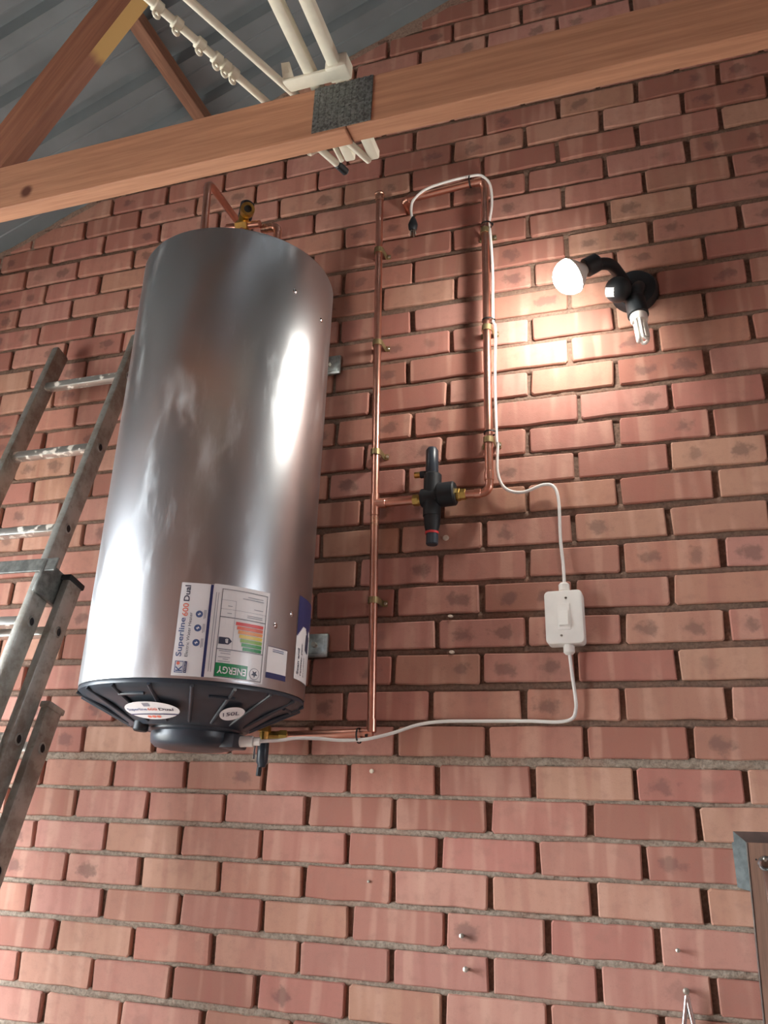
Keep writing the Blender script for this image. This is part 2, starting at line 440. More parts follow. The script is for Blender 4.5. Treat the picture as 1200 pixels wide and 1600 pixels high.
for r in range(-21, 34):
    zc = rowz(r); half = 0. if r % 2 else .5
    for n in range(-9, 22):
        x0 = (n + half) * CW + DU.get(r, 0) + rb.uniform(-.002, .002) + PJ / 2; x1 = (n + 1 + half) * CW + DU.get(r, 0) + rb.uniform(-.002, .002) - PJ / 2
        if x1 < XA + .02 or x0 > XB - .02: continue
        x0 = max(x0, XA + .004); x1 = min(x1, XB - .004)
        z0, z1 = zc - BH / 2 + rb.uniform(-.001, .001), zc + BH / 2 + rb.uniform(-.001, .001)
        if z0 < .002 or z0 > roofz((x0 + x1) / 2): continue
        cut = z1 > min(roofz(x0), roofz(x1)) - .03
        bricks.append((r, n, x0, x1, z0, z1, cut))
def vis(x, z):
    u, v = project((x, 0, z))
    if not (0 <= u <= 1200 and 0 <= v <= 1600): return False
    if v < 1120 and 228 - (v - 390) * .127 < u < 512 - (v - 430) * .04 and v > 375: return False
    if 150 < u < 470 and 1060 < v < 1120: return False
    if 345 - u * .224 - 85 < v < 345 - u * .224: return False
    return True
scored = []
for i, (r, n, x0, x1, z0, z1, cut) in enumerate(bricks):
    k = sum(vis(x0 + (x1 - x0) * a, z0 + (z1 - z0) * c) for a in (.03, .2, .4, .6, .8, .97) for c in (.06, .5, .94))
    if not k: scored.append((0, i)); continue
    q = [project((x, 0, z)) for x, z in ((x0, z0), (x1, z0), (x1, z1), (x0, z1))]
    ar = abs(sum(q[j][0] * q[(j + 1) % 4][1] - q[(j + 1) % 4][0] * q[j][1] for j in range(4))) / 2
    scored.append((ar * k / 18, i))
singles = {i for s, i in sorted(scored, reverse=True)[:300] if s > 60}
# brick mould variants shared by the single bricks
VAR = []
for k in range(10):
    b = NB(); uvl = b.loops.layers.uv.new('face')
    add_brick(b, outline(-.1091, .1091, -BH / 2, BH / 2, random.Random(50 + k), .002), uvl)
    bmesh.ops.recalc_face_normals(b, faces=b.faces)
    me = bpy.data.meshes.new('brick'); b.to_mesh(me); b.free(); me.materials.append(M['brick']); VAR.append(me)
VARM = []
for me in VAR:
    m2 = me.copy(); m2.name = 'brick'; m2.materials.clear(); m2.materials.append(M['brick_marked']); VARM.append(m2)
bulk = NB(); uvb = bulk.loops.layers.uv.new('face')
for i, (r, n, x0, x1, z0, z1, cut) in enumerate(bricks):
    proud = rb.uniform(-.002, .003)
    fl = lambda p: p[1] - (roofz(p[0]) - .035)
    if i in singles and not cut and (x1 - x0) > .2:
        o = bpy.data.objects.new('brick', (VARM if r > 0 else VAR)[rb.randrange(10)]); COL.objects.link(o)
        o.parent = wall; o.matrix_parent_inverse = Matrix.Translation(-wall.location)
        o.location = ((x0 + x1) / 2, -proud, (z0 + z1) / 2); o.scale = ((x1 - x0) / .2182, 1, (z1 - z0) / BH)
        o.rotation_euler = (rad(rb.uniform(-.5, .5)), rad(rb.uniform(-.35, .35)), rad(rb.uniform(-.5, .5)))
        continue
    pts = outline(x0, x1, z0, z1, rb)
    if cut:
        pts = clip(pts, fl)
        if len(pts) < 3: continue
        ar = abs(sum(pts[j][0] * pts[(j + 1) % len(pts)][1] - pts[(j + 1) % len(pts)][0] * pts[j][1] for j in range(len(pts)))) / 2
        if ar < .0012: continue
    if i in singles:
        b = NB(); uvl = b.loops.layers.uv.new('face'); add_brick(b, pts, uvl, proud=proud); bmesh.ops.recalc_face_normals(b, faces=b.faces)
        obj('brick', b, M['brick'], wall)
    else: add_brick(bulk, pts, uvb, proud=proud)
bmesh.ops.recalc_face_normals(bulk, faces=bulk.faces)
o = obj('brick_remainder', bulk, M['brick_far'], wall); o['kind'] = 'stuff'
# raked backing that shows in the upright joints
b = NB(); prism(b, [(XA, .0135, 0), (XB, .0135, 0), (XB, .0135, roofz(XB)), (RIDGE, .0135, roofz(RIDGE)), (XA, .0135, roofz(XA))], (0, .2, 0))
obj('joint_backing', b, M['mortar_deep'], wall)
# bed joints: rough ledges of mortar
def hsh(a, b_, c):
    v = math.sin(a * 127.1 + b_ * 311.7 + c * 74.7) * 43758.5453; return v - math.floor(v)
def vn(x, r, s):
    x *= s; i = math.floor(x); f_ = x - i; f_ = f_ * f_ * (3 - 2 * f_)
    return hsh(i, r, s) * (1 - f_) + hsh(i + 1, r, s) * f_
bl, bu = NB(), NB()
for r in range(-22, 33):
    z0, z1 = rowz(r) + BH / 2 - .003, rowz(r + 1) - BH / 2 + .003
    if z0 < 0: continue
    low = r < 0
    dep = .0035 if low else (.009 if r < 5 else .008)
    bm_ = bl if low else bu
    x = XA; prev = None; step = .006 if -10 < r else .03
    amp = .0045 if low else .0025
    while x <= XB:
        if roofz(x) < z1: ring = None
        else:
            ring = []
            hi = .0045 * (vn(x, r, 90) - .35) if low else .001; lo = .0045 * (vn(x, r + 40, 75) - .35) if low else .001
            for k, (zz, dy) in enumerate(((z0 - lo, .02), (z0 - lo, .004), (z0 + (z1 - z0) * .35, 0.), (z0 + (z1 - z0) * .7, -.0005), (z1 + hi, .004), (z1 + hi, .02))):
                y = dep + dy - amp * (vn(x, r * 7 + k, 45) - .5) - amp * .9 * (vn(x, r * 7 + k, 160) - .5)
                ring.append(bm_.verts.new((x, y, zz)))
        if prev and ring:
            for k in range(5):
                f_ = bm_.faces.new((prev[k], ring[k], ring[k + 1], prev[k + 1])); f_.smooth = True
        prev = ring; x += step if .0 < x + .9 < 3.2 else .04
o = obj('bed_mortar', bl, M['mortar'], wall); o['kind'] = 'stuff'
o = obj('raked_bed_mortar', bu, M['mortar_deep'], wall); o['kind'] = 'stuff'
# cement fillet that seals the wall head against the sheets
b = NB()
for xa, xb in ((XA, RIDGE), (RIDGE, XB)):
    N_ = 120; prev = None
    for i in range(N_ + 1):
        x = xa + (xb - xa) * i / N_; top = roofz(x) + .03; bot = roofz(x) - .05 - .03 * vn(x, 5, 9)
        y = .003 + .006 * vn(x, 9, 30)
        ring = [b.verts.new((x, .016, bot - .006)), b.verts.new((x, y, bot)), b.verts.new((x, y, top))]
        if prev:
            for k in range(2): b.faces.new((prev[k], ring[k], ring[k + 1], prev[k + 1]))
        prev = ring
obj('cement_fillet', b, M['cement'], wall)

# ------------------------------------------------------------------ roof timbers
def truss(y, label, first):
    tr = thing('roof_truss', label, 'truss', (LEFT, y, 2.705))
    m = M['wood_chord'] if first else M['wood_dark']
    box(b := NB(), LEFT - .0, 1.239, y, y + .038, 2.705, 2.818, .002); obj('bottom_chord', b, m, tr)
    box(b := NB(), 1.240, RIGHT - .0, y, y + .038, 2.709, 2.818, .002); obj('bottom_chord', b, m, tr)
    p0 = Vector((.443, y, 2.818)) - WEBD * .18; nrm = Vector((-.833, 0, .553))
    L_ = (roofz(.9) - .16 - p0.z) / WEBD.z
    b = NB(); prism(b, [p0 + WEBD * .18 + nrm * 0, p0 + WEBD * L_, p0 + WEBD * (L_ + .05) + nrm * .095, p0 + nrm * .095 + WEBD * .05 , p0 + WEBD * .1], (0, .038, 0))
    wb = obj('web', b, M['wood_web'] if first else m, tr)
    if first:
        wb.data.materials.append(M['wood_sap'])
        for pg in wb.data.polygons:
            if pg.normal.dot(nrm) < -.9: pg.material_index = 1
    for x0, x1 in ((LEFT, RIDGE), (RIDGE, RIGHT)):
        b = NB(); prism(b, [(x0, y, roofz(x0) - .05), (x1, y, roofz(x1) - .05), (x1, y, roofz(x1) - .165), (x0, y, roofz(x0) - .165)], (0, .038, 0)); obj('top_chord', b, M['wood_dark'], tr)
    b = NB(); box(b, 1.172, 1.287, y - .0018, y - .0002, 2.712, 2.817)
    for i in range(9):
        for j in range(8):
            cx, cz = 1.179 + i * .0128, 2.719 + j * .0128
            box(b, cx, cx + .0045, y - .0026, y - .0015, cz, cz + .0085)
    obj('nail_plate', b, M['nailplate'], tr)
    b = NB(); box(b, 1.172, 1.287, y + .0382, y + .0398, 2.712, 2.817); obj('nail_plate', b, M['nailplate'], tr)
    return tr
truss(-1.0, 'orange pine roof truss beam with nail plate crossing above the tank', True)
truss(-2.45, 'second pine roof truss behind the viewer', False)
for x, lab in ((.281, 'dull brown roof purlin running up to the brick gable'), (-1.05, 'roof purlin low on the left slope'), (1.42, 'roof purlin near the ridge, left slope'), (2.4, 'roof purlin on the far slope')):
    z = roofz(x) - .012
    b = NB(); box(b, x - .023, x + .023, BACK, .0, z - .048, z, .003)
    tag(obj('roof_purlin', b, M['wood_dark']), lab, 'purlin')

# ------------------------------------------------------------------ curtain tracks and frame lying on the truss
def rod(name, label, p, q, r, m='cream'):
    t_ = thing(name, label, 'curtain rod', q)
    b = NB(); cyl(b, p, q, r, 14, r * .2); obj('rod', b, M[m], t_, True); return t_
zt = 2.826
def ext(a, c, y):
    k = (y - a[1]) / (c[1] - a[1]); return Vector((a[0] + (c[0] - a[0]) * k, y, zt))
a1, c1 = (.977, -1.235), (1.141, -.786)
r1 = rod('curtain_rod', 'thin white curtain rod with gliders lying over the beam', ext(a1, c1, -2.5), ext(a1, c1, -.80), .0075)
def on(a, c, y): return ext(a, c, y)
def glider(y, parent):
    p = on(a1, c1, y); d = (Vector((c1[0] - a1[0], c1[1] - a1[1], 0))).normalized()
    b = NB(); lathe(b, [(.0078, -.009), (.0115, -.007), (.0115, .007), (.0078, .009)], 14, axis_matrix(p, d), cap=False)
    side = Vector((-d.y, d.x, 0)) * -1
    w = axis_matrix(p + Vector((0, 0, -.017)), side)
    g = obj('glider', b, M['cream'], parent, True)
    b = NB(); tor = [(p + Vector((0, 0, -.018)) + (d * math.cos(k * math.pi / 6) + Vector((0, 0, 1)) * math.sin(k * math.pi / 6)) * .006) for k in range(13)]
    tube(b, tor, .0026, 8); obj('ring', b, M['cream'], g, True)
for y in (-1.232, -1.193, -1.145, -1.108, -1.089, -1.071): glider(y, r1)
b = NB(); q = on(a1, c1, -.80); d1 = Vector((c1[0] - a1[0], c1[1] - a1[1], 0)).normalized()
tube(b, [q + d1 * -.05, q + d1 * -.052 + Vector((-.012, 0, -.004)), q + d1 * -.056 + Vector((-.018, 0, -.012)), q + d1 * -.064 + Vector((-.016, 0, -.016))], .0035, 8); obj('hook', b, M['cream'], r1, True)
b = NB(); cyl(b, q - d1 * .001, q + d1 * .03, .0085, 14, .003); obj('end_plug', b, M['blackmatt'], r1, True)
a2, c2 = (1.040, -1.219), (1.204, -.789)
rod('curtain_rod', 'plain thin white rod beside the glider rod, lying over the beam', ext(a2, c2, -2.5), ext(a2, c2, -.79), .0075)
fr = thing('white_frame', 'white tubular frame end with crossbar resting on the beam above the nail plate', 'frame', (1.19, -1.0, 2.82))
for x0, x1, ye in ((1.174, 1.166, -.80), (1.224, 1.215, -.79)):
    b = NB(); p = Vector((x0 + (x0 - x1) * 3.6, -2.5, 2.836)); q = Vector((x1, ye, 2.836))
    box(b, -.0115, .0115, -.0115, .0115, 0, (q - p).length, .005, axis_matrix(p, q - p)); obj('side_tube', b, M['cream'], fr, True)
b = NB(); box(b, 1.118, 1.244, -1.032, -1.004, 2.8195, 2.8275, .003); obj('crossbar', b, M['cream'], fr, True)
b = NB(); box(b, 1.204, 1.246, -1.036, -1.0, 2.8195, 2.852, .004); obj('corner_cap', b, M['cream'], fr, True)
b = NB(); prism(b, [(1.118, -1.03, 2.8285), (1.14, -1.03, 2.8285), (1.136, -1.045, 2.85), (1.122, -1.05, 2.846)], (0, .003, 0)); obj('tab', b, M['cream'], fr)
b = NB(); tube(b, smooth_path([(1.146, -.9, 2.83), (1.147, -.86, 2.83), (1.148, -.805, 2.828)], 4), .0055, 8); tag(obj('hook_rod', b, M['cream'], None, True), 'short cream rod end poking out between the white rods below the beam', 'rod')

# ------------------------------------------------------------------ water heater
HC = Vector((.631, -.292, 0)); HR = .263; HB, HT = 1.812, 2.962
heater = thing('water_heater', 'tall silver cylindrical electric water heater hung on the brick wall', 'water heater', (HC.x, HC.y, 1.69))
def on_tank(th, z, off=0.):
    a = rad(th); return Vector((HC.x + (HR + off) * math.sin(a), HC.y - (HR + off) * math.cos(a), z))
MC = Matrix.Translation((HC.x, HC.y, 0))
b = NB(); lathe(b, [(HR - .006, HB + .0005), (HR - .001, HB - .002), (HR, HB + .003), (HR, 2.1), (HR, 2.4), (HR, 2.7), (HR, HT - .012), (HR - .004, HT - .003), (HR - .012, HT), (0, HT + .012)], 128, MC, cap=False)
obj('shell', b, M['tank'], heater, True)
for th, z in ((62.9, 2.823), (69.1, 1.951), (81., 1.99), (88, 2.80)):
    b = NB(); p = on_tank(th, z, -.0005); lathe(b, [(.007, 0), (.0065, .0015), (.004, .003), (0, .0036)], 12, axis_matrix(p, p - Vector((HC.x, HC.y, z))), cap=False); obj('rivet', b, M['chrome'], heater, True)
# ribbed black lower cover
BR = [(.2585, HB), (.262, HB - .006), (.2615, HB - .012), (.25, HB - .022), (.195, 1.769), (.142, 1.738), (.134, 1.731), (.08, 1.728), (0, 1.728)]
b = NB(); lathe(b, list(reversed(BR)), 96, MC, cap=False); lower = obj('lower_cover', b, M['black'], heater, True)
def bowl(th, k, off=0.):
    """k 0..1 from rim to foot along the sloping face"""
    a = rad(th); r_ = .25 + (.142 - .25) * k; z = (HB - .022) + (1.738 - (HB - .022)) * k
    nn = Vector((.052, -.108)).normalized()
    r_ += off * nn.x; z += off * nn.y
    return Vector((HC.x + r_ * math.sin(a), HC.y - r_ * math.cos(a), z))
for i in range(18):
    th = -10 + i * 20
    b = NB(); path = [bowl(th, k, -.001) for k in (-.12, .1, .3, .5, .7, .9, 1.02)]
    tube(b, path, .0042, 8); obj('rib', b, M['black'], lower, True)
for th0, th1 in ((-8, 8), (42, 56), (96, 110)):
    b = NB(); tube(b, [bowl(th0 + (th1 - th0) * j / 6 - 3, .16, .0) for j in range(7)], .004, 8); obj('moulded_ridge', b, M['black'], lower, True)
b = NB(); cyl(b, (.575, -.405, 1.742), (.574, -.407, 1.716), .017, 16, .003); obj('cover_knob', b, M['blackmatt'], heater, True)
CC = Vector((.652, -.300, 0))
b = NB(); lathe(b, [(0, 1.686), (.07, 1.686), (.09, 1.69), (.099, 1.699), (.101, 1.712), (.1005, 1.722), (.108, 1.726), (.11, 1.734), (.104, 1.745)], 64, Matrix.Translation(CC), cap=False)
capo = obj('element_cover', b, M['black'], heater, True)
b = NB(); box(b, .726, .772, -.335, -.265, 1.689, 1.722, .006); obj('cable_entry', b, M['black'], capo, True)
b = NB(); cyl(b, (.768, -.30, 1.706), (.80, -.292, 1.7075), .0125, 16, .002); cyl(b, (.80, -.292, 1.7075), (.815, -.288, 1.708), .0095, 16, .001); obj('cable_gland', b, M['white'], capo, True)

# wall brackets of the tank
for x0, x1, zc in ((.762, .835, 2.836), (.775, .852, 1.985)):
    b = NB(); box(b, x0, x1, -.018, -.006, zc - .032, zc + .032, .0055)
    br = obj('wall_bracket', b, M['galv'], heater, True)
    b = NB(); box(b, x0, x1 - .009, -.0195, -.017, zc - .023, zc + .023, .001); obj('pressed_panel', b, M['galv'], br, True)
    b = NB(); cyl(b, (x1 - .036, -.018, zc), (x1 - .036, -.032, zc), .0075, 6); obj('bolt', b, M['screw'], br)
    b = NB(); box(b, x0 - .03, x0 + .01, -.09, -.008, zc - .03, zc + .03, .002); obj('strap', b, M['galv'], br)
for zc in (2.836, 1.985):
    b = NB(); box(b, .42, .49, -.018, -.006, zc - .032, zc + .032, .0055); br = obj('wall_bracket', b, M['galv'], heater, True)
    b = NB(); box(b, .46, .5, -.09, -.008, zc - .03, zc + .03, .002); obj('strap', b, M['galv'], br)

# stickers: thin curved sheets and printing laid on the tank skin
def patch(name, th0, th1, z0, z1, off, mat, parent, n=12):
    b = NB(); prev = None
    for i in range(n + 1):
        th = th0 + (th1 - th0) * i / n
        r_ = [b.verts.new(on_tank(th, z0, off)), b.verts.new(on_tank(th, z1, off))]
        if prev: b.faces.new((prev[0], r_[0], r_[1], prev[1]))
        prev = r_
    return obj(name, b, mat, parent)
DEG = math.degrees(1 / HR)      # degrees per metre of skin
def tpoly(name, pts, th0, z0, off, mat, parent):
    b = NB(); b.faces.new([b.verts.new(on_tank(th0 + s * DEG, z0 + t_, off)) for s, t_ in pts]); bmesh.ops.recalc_face_normals(b, faces=b.faces)
    if b.faces[0].normal.dot(on_tank(th0, 0) - Vector((HC.x, HC.y, 0))) < 0: bmesh.ops.reverse_faces(b, faces=b.faces)
    return obj(name, b, mat, parent)
def trect(name, s0, s1, t0, t1, th0, z0, off, mat, parent):
    return patch(name, th0 + s0 * DEG, th0 + s1 * DEG, z0 + t0, z0 + t1, off, mat, parent, max(1, int((s1 - s0) / .008)))
def tdisc(name, s, t_, r_, th0, z0, off, mat, parent, n=24):
    return tpoly(name, [(s + r_ * math.cos(2 * math.pi * k / n), t_ + r_ * math.sin(2 * math.pi * k / n)) for k in range(n)], th0, z0, off, mat, parent)
def ttext(body, s, t_, rot, th0, z0, off, mat, parent, width=None, height=None, bold=0.):
    """rot 0: reads left to right; 90: reads upward; 180: upside down"""
    me = text_mesh(body, width, height, bold); ca, sa = math.cos(rad(rot)), math.sin(rad(rot))
    for v in me.vertices:
        x, y = v.co.x, v.co.y; v.co = on_tank(th0 + (s + x * ca - y * sa) * DEG, z0 + t_ + x * sa + y * ca, off)
    return obj('lettering', me, mat, parent)
TA, ZA = 19.9, 1.8155
prod = patch('product_label', TA, 35.1, ZA, 2.0175, .0006, M['paper'], heater); prod['label'] = 'white label reading Superline 600 Dual'
w = .158
ttext('Superline ', .0205, .0405, 90, TA, ZA, .0012, M['blue_ink'], prod, .0835, .0155, .012)
ttext('600', .0205, .1275, 90, TA, ZA, .0012, M['orange_ink'], prod, .0285, .0125, .012)
ttext('Dual', .0205, .1605, 90, TA, ZA, .0012, M['ink'], prod, .0355, .0125, .02)
ttext('Electric Water Heater', .0300, .0405, 90, TA, ZA, .0012, M['ink'], prod, .096, .0065)
for t_ in (.0718, .1035, .134):
    d_ = tdisc('icon', .0445, t_, .0076, TA, ZA, .0012, M['blue_ink'], prod)
    tpoly('icon_mark', [(.0405, t_), (.0445, t_ + .0012), (.0445, t_ + .004), (.0485, t_ - .0002), (.0445, t_ - .0014), (.0445, t_ - .004)], TA, ZA, .0017, M['paper'], prod)
    for k in range(2): trect('fine_print', .0545 + k * .0028, .0558 + k * .0028, t_ - .01 + k * .002, t_ + .01, TA, ZA, .0012, M['grey_ink'], prod)
for s0, s1, t0, t1 in ((.006, .0236, .0065, .008), (.006, .0236, .0295, .031), (.006, .0075, .0065, .031), (.0225, .0236, .0065, .031)): trect('logo_frame', s0, s1, t0, t1, TA, ZA, .0012, M['blue_ink'], prod)
ttext('K', .0215, .0095, 90, TA, ZA, .0012, M['blue_ink'], prod, .012, .013, .02)
tdisc('logo_dot', .0125, .0262, .0035, TA, ZA, .0014, M['orange_ink'], prod)
trect('logo_strip', .0250, .0310, .0065, .031, TA, ZA, .0012, M['navy'], prod)
ttext('KWIKOT', .0298, .0085, 90, TA, ZA, .0017, M['paper'], prod, .02, .0038)
trect('blue_band', .0625, .0685, .0005, .2015, TA, ZA, .0012, M['navy'], prod)
TE, ZE = 35.1, 1.8165
en = patch('energy_label', TE, 64.0, ZE, 2.0205, .0006, M['paper'], heater, 16); en['label'] = 'white energy rating label stuck on upside down'
for k in range(2): trect('fine_print', .0055 + k * .005, .0068 + k * .005, .012, .185, TE, ZE, .0012, M['grey_ink'], en)
F0, F1, FT = .0185, .1275, .195      # frame of the rating table
for s0, s1, t0, t1 in ((F0, F1, .003, .0042), (F0, F1, FT - .0012, FT), (F0, F0 + .0012, .003, FT), (F1 - .0012, F1, .003, FT)): trect('frame_line', s0, s1, t0, t1, TE, ZE, .0012, M['ink'], en)
for t_ in (.062, .132): trect('rule', F0, F1, t_, t_ + .0014, TE, ZE, .0012, M['ink'], en)
for s0, s1, t_ in ((F0, F1, .150), (F0, .052, .170)): trect('rule', s0, s1, t_, t_ + .0006, TE, ZE, .0012, M['grey_ink'], en)
trect('rule', .0515, .0521, .062, .17, TE, ZE, .0012, M['grey_ink'], en)
gb = trect('green_header', F0 + .0015, .092, .0045, .033, TE, ZE, .0012, M['green_ink'], en)
ttext('ENERGY', .089, .026, 180, TE, ZE, .0017, M['paper'], en, .065, .0155, .02)
tdisc('emblem_ring', .1095, .0185, .0125, TE, ZE, .0012, M['grey_ink'], en); tdisc('emblem_field', .1095, .0185, .0112, TE, ZE, .0014, M['paper'], en)
tpoly('emblem_star', [(.1095 + (.0085 if k % 2 else .0038) * math.sin(k * math.pi / 5), .0185 + (.0085 if k % 2 else .0038) * math.cos(k * math.pi / 5)) for k in range(10)], TE, ZE, .0017, M['ink'], en)
for k in range(7):
    tt = .1255 - k * .0089; s0 = .0555 + k * .0034
    trect('energy_bar', s0, .122, tt - .0073, tt, TE, ZE, .0012, M['e%d' % k], en)
trect('rating_arrow', .0215, .043, .0735, .0885, TE, ZE, .0012, M['ink'], en); tpoly('arrow_point', [(.043, .0735), (.0505, .081), (.043, .0885)], TE, ZE, .0013, M['ink'], en)
ttext('B', .0415, .0855, 180, TE, ZE, .0017, M['paper'], en, .006, .009, .02)
for s0, s1, t_ in ((.078, .116, .183), (.066, .118, .178), (.095, .118, .158), (.08, .118, .142), (.08, .118, .138), (.034, .044, .157), (.034, .044, .141), (.024, .05, .058), (.028, .05, .053), (.024, .05, .045), (.034, .046, .041), (.024, .05, .036)):
    trect('fine_print', s0, s1, t_, t_ + .0014, TE, ZE, .0012, M['grey_ink'], en)
reg = patch('small_label', 65.6, 79.4, 1.8325, 1.903, .0006, M['paper'], heater, 6); reg['label'] = 'small white label with navy foot'
trect('navy_foot', .0, .0633, .0, .0125, 65.6, 1.8325, .0012, M['navy'], reg); trect('top_edge', 0, .0633, .0693, .0705, 65.6, 1.8325, .0012, M['navy'], reg)
for k in range(2): trect('fine_print', .014, .05, .0635 - k * .004, .065 - k * .004, 65.6, 1.8325, .0012, M['blue_ink'], reg)
sc = patch('register_label', 87.0, 116., 1.847, 2.042, .0006, M['paper'], heater, 10); sc['label'] = 'navy and white register label on the side of the tank'
trect('navy_field', 0, .133, .127, .195, 87., 1.847, .0012, M['navy'], sc)
for k in range(6): trect('navy_edge', k * .005, k * .005 + .005, .1 + k * .0045, .127, 87., 1.847, .0012, M['navy'], sc)
for k in range(5): trect('navy_edge', .05 + k * .006, .056 + k * .006, .127 - k * .005, .127, 87., 1.847, .0012, M['navy'], sc)
ttext('Scan and', .022, .012, 90, 87., 1.847, .0012, M['ink'], sc, .06, .011, .02)
ttext('register your', .042, .012, 90, 87., 1.847, .0012, M['ink'], sc, .075, .012, .02)
ttext('product', .060, .012, 90, 87., 1.847, .0012, M['ink'], sc, .045, .010)
tpoly('phone_picture', [(.055, .075), (.085, .07), (.09, .112), (.06, .114)], 87., 1.847, .0014, M['ink'], sc)

# stickers on the lower cover
def bpt(th0, k0, s, t_, off):
    r_ = .25 + (.142 - .25) * k0; return bowl(th0 + math.degrees(s / r_), k0 - t_ / .12, off)
def bdisc(name, th0, k0, rx, ry, off, mat, parent, n=32, ox=0., oy=0.):
    b = NB(); c0 = b.verts.new(bpt(th0, k0, ox, oy, off)); prev = None
    for q in range(1, 9):
        ring = [b.verts.new(bpt(th0, k0, ox + rx * q / 8 * math.cos(2 * math.pi * j / n), oy + ry * q / 8 * math.sin(2 * math.pi * j / n), off)) for j in range(n)]
        for j in range(n):
            if prev: b.faces.new((prev[j], ring[j], ring[(j + 1) % n], prev[(j + 1) % n]))
            else: b.faces.new((c0, ring[j], ring[(j + 1) % n]))
        prev = ring
    return obj(name, b, mat, parent)
def btext(body, th0, k0, s, t_, rot, off, mat, parent, width, height, bold=0.):
    me = text_mesh(body, width, height, bold); ca, sa = math.cos(rad(rot)), math.sin(rad(rot))
    for v in me.vertices:
        x, y = v.co.x, v.co.y; v.co = bpt(th0, k0, s + x * ca - y * sa, t_ + x * sa + y * ca, off)
    return obj('lettering', me, mat, parent)
ov = bdisc('oval_sticker', 3.1, .62, .065, .034, .0065, M['paper'], heater); ov['label'] = 'white oval sticker reading Superline 600 Dual'
btext('Superline ', 3.1, .62, -.056, -.002, 0, .0072, M['blue_ink'], ov, .05, .0125, .01)
btext('600', 3.1, .62, -.004, .0008, 0, .0072, M['orange_ink'], ov, .021, .010, .01)
btext('Dual', 3.1, .62, .021, .0008, 0, .0072, M['ink'], ov, .031, .010, .02)
b = NB(); pa = [(b.verts.new(bpt(3.1, .62, -.061 + .122 * j / 12, -.0105, .0075)), b.verts.new(bpt(3.1, .62, -.061 + .122 * j / 12, -.014, .0075))) for j in range(13)]
for a_, c_ in zip(pa, pa[1:]): b.faces.new((a_[0], a_[1], c_[1], c_[0]))
obj('print_band', b, M['navy'], ov)
for k in (-1, 0, 1): bdisc('print_dot', 3.1, .62, .0055, .0048, .0072, M['orange_ink'], ov, 14, ox=k * .0125, oy=-.0225)
b = NB(); b.faces.new([b.verts.new(bpt(3.1, .62, s, t_, .0072)) for s, t_ in ((-.008, .016), (.006, .016), (.006, .029), (-.008, .029))]); obj('print_mark', b, M['grey_ink'], ov)
rs = bdisc('round_sticker', 58., .56, .0275, .0275, .0065, M['paper'], heater); rs['label'] = 'white round sticker reading 150L'
btext('150L', 58., .56, -.016, -.013, 24, .0078, M['ink'], rs, .036, .0155, .01)

# fittings above the tank
tv = thing('valve_fitting', 'black and brass valve with copper stubs on top of the tank', 'valve', (.65, -.35, 3.12))
b = NB(); cyl(b, (.600, -.35, 3.125), (.635, -.35, 3.122), .011); obj('copper_stub', b, M['copper'], tv, True)
b = NB(); cyl(b, (.668, -.35, 3.119), (.705, -.35, 3.116), .011); obj('copper_stub', b, M['copper'], tv, True)
b = NB(); cyl(b, (.632, -.35, 3.122), (.67, -.35, 3.119), .018, 6, .002); cyl(b, (.65, -.35, 3.122), (.651, -.35, 3.16), .015, 16); obj('brass_body', b, M['brass'], tv)
b = NB(); cyl(b, (.651, -.345, 3.148), (.655, -.345, 3.205), .02, 18, .006); obj('black_cap', b, M['blackmatt'], tv, True)
b = NB(); d_ = Vector((.55, -.75, -.3)).normalized(); p = Vector((.664, -.36, 3.158)); lathe(b, [(.011, .0), (.011, .03), (.019, .03), (.02, .027), (.02, .004), (.016, 0)], 20, axis_matrix(p, d_), cap=False); obj('brass_nut', b, M['brass'], tv, True)
b = NB(); lathe(b, [(.0112, .001), (.0112, .024), (0, .024)], 20, axis_matrix(p, d_), cap=False); obj('socket', b, M['blackmatt'], tv)
b = NB(); cyl(b, (.652, -.35, 2.96), (.652, -.35, 3.11), .011); obj('riser', b, M['copper'], tv, True)
tp = thing('vent_pipe', 'thin dull copper pipe rising from the tank top and turning to the wall', 'pipe', (.52, -.35, 2.96))
b = NB(); tube(b, [(.534, -.35, 2.955), (.517, -.35, 3.285)] + [(.5165, -.35 + .025 * (1 - math.cos(a)), 3.285 + .025 * math.sin(a)) for a in (rad(30), rad(60), rad(90))] + [(.5165, -.16, 3.31), (.5165, .01, 3.31)], .011, 14); obj('pipe', b, M['copper'], tp, True)
b = NB(); lathe(b, [(.02, 0), (.02, .012), (.0165, .014), (.0165, .03), (.0115, .03)], 6, axis_matrix((.5295, -.35, 3.045), (-.017, 0, .33)), cap=False); obj('pipe_nut', b, M['blackmatt'], tp)
b = NB(); cyl(b, (.53, -.35, 2.955), (.5285, -.35, 3.05), .0125); obj('sleeve', b, M['solder'], tp, True)
te = thing('copper_elbow', 'bright copper elbow beside the valve above the tank rim', 'pipe', (.74, -.30, 2.96))
b = NB(); tube(b, [(.70, -.33, 3.116), (.735, -.33, 3.114)] + [(.735 + .018 * math.sin(a), -.33, 3.096 + .018 * math.cos(a)) for a in (rad(30), rad(60), rad(90))] + [(.753, -.33, 2.958)], .0115, 14); obj('pipe', b, M['copper'], te, True)
b = NB(); cyl(b, (.708, -.33, 3.1155), (.738, -.33, 3.114), .0135, 16, .001); obj('collar', b, M['solder'], te, True)
b = NB(); lathe(b, [(.036, 2.966), (.036, 3.02), (.03, 3.034), (0, 3.038)], 20, Matrix.Translation((.805, -.27, 0)), cap=False); tag(obj('top_cap', b, M['blackmatt'], None, True), 'black domed cap on the right of the tank top', 'cap')
b = NB(); box(b, .50, .522, -.44, -.42, 2.966, 2.998, .004); tag(obj('lifting_lug', b, M['blackmatt'], None), 'small black lug on the left of the tank top', 'lug')

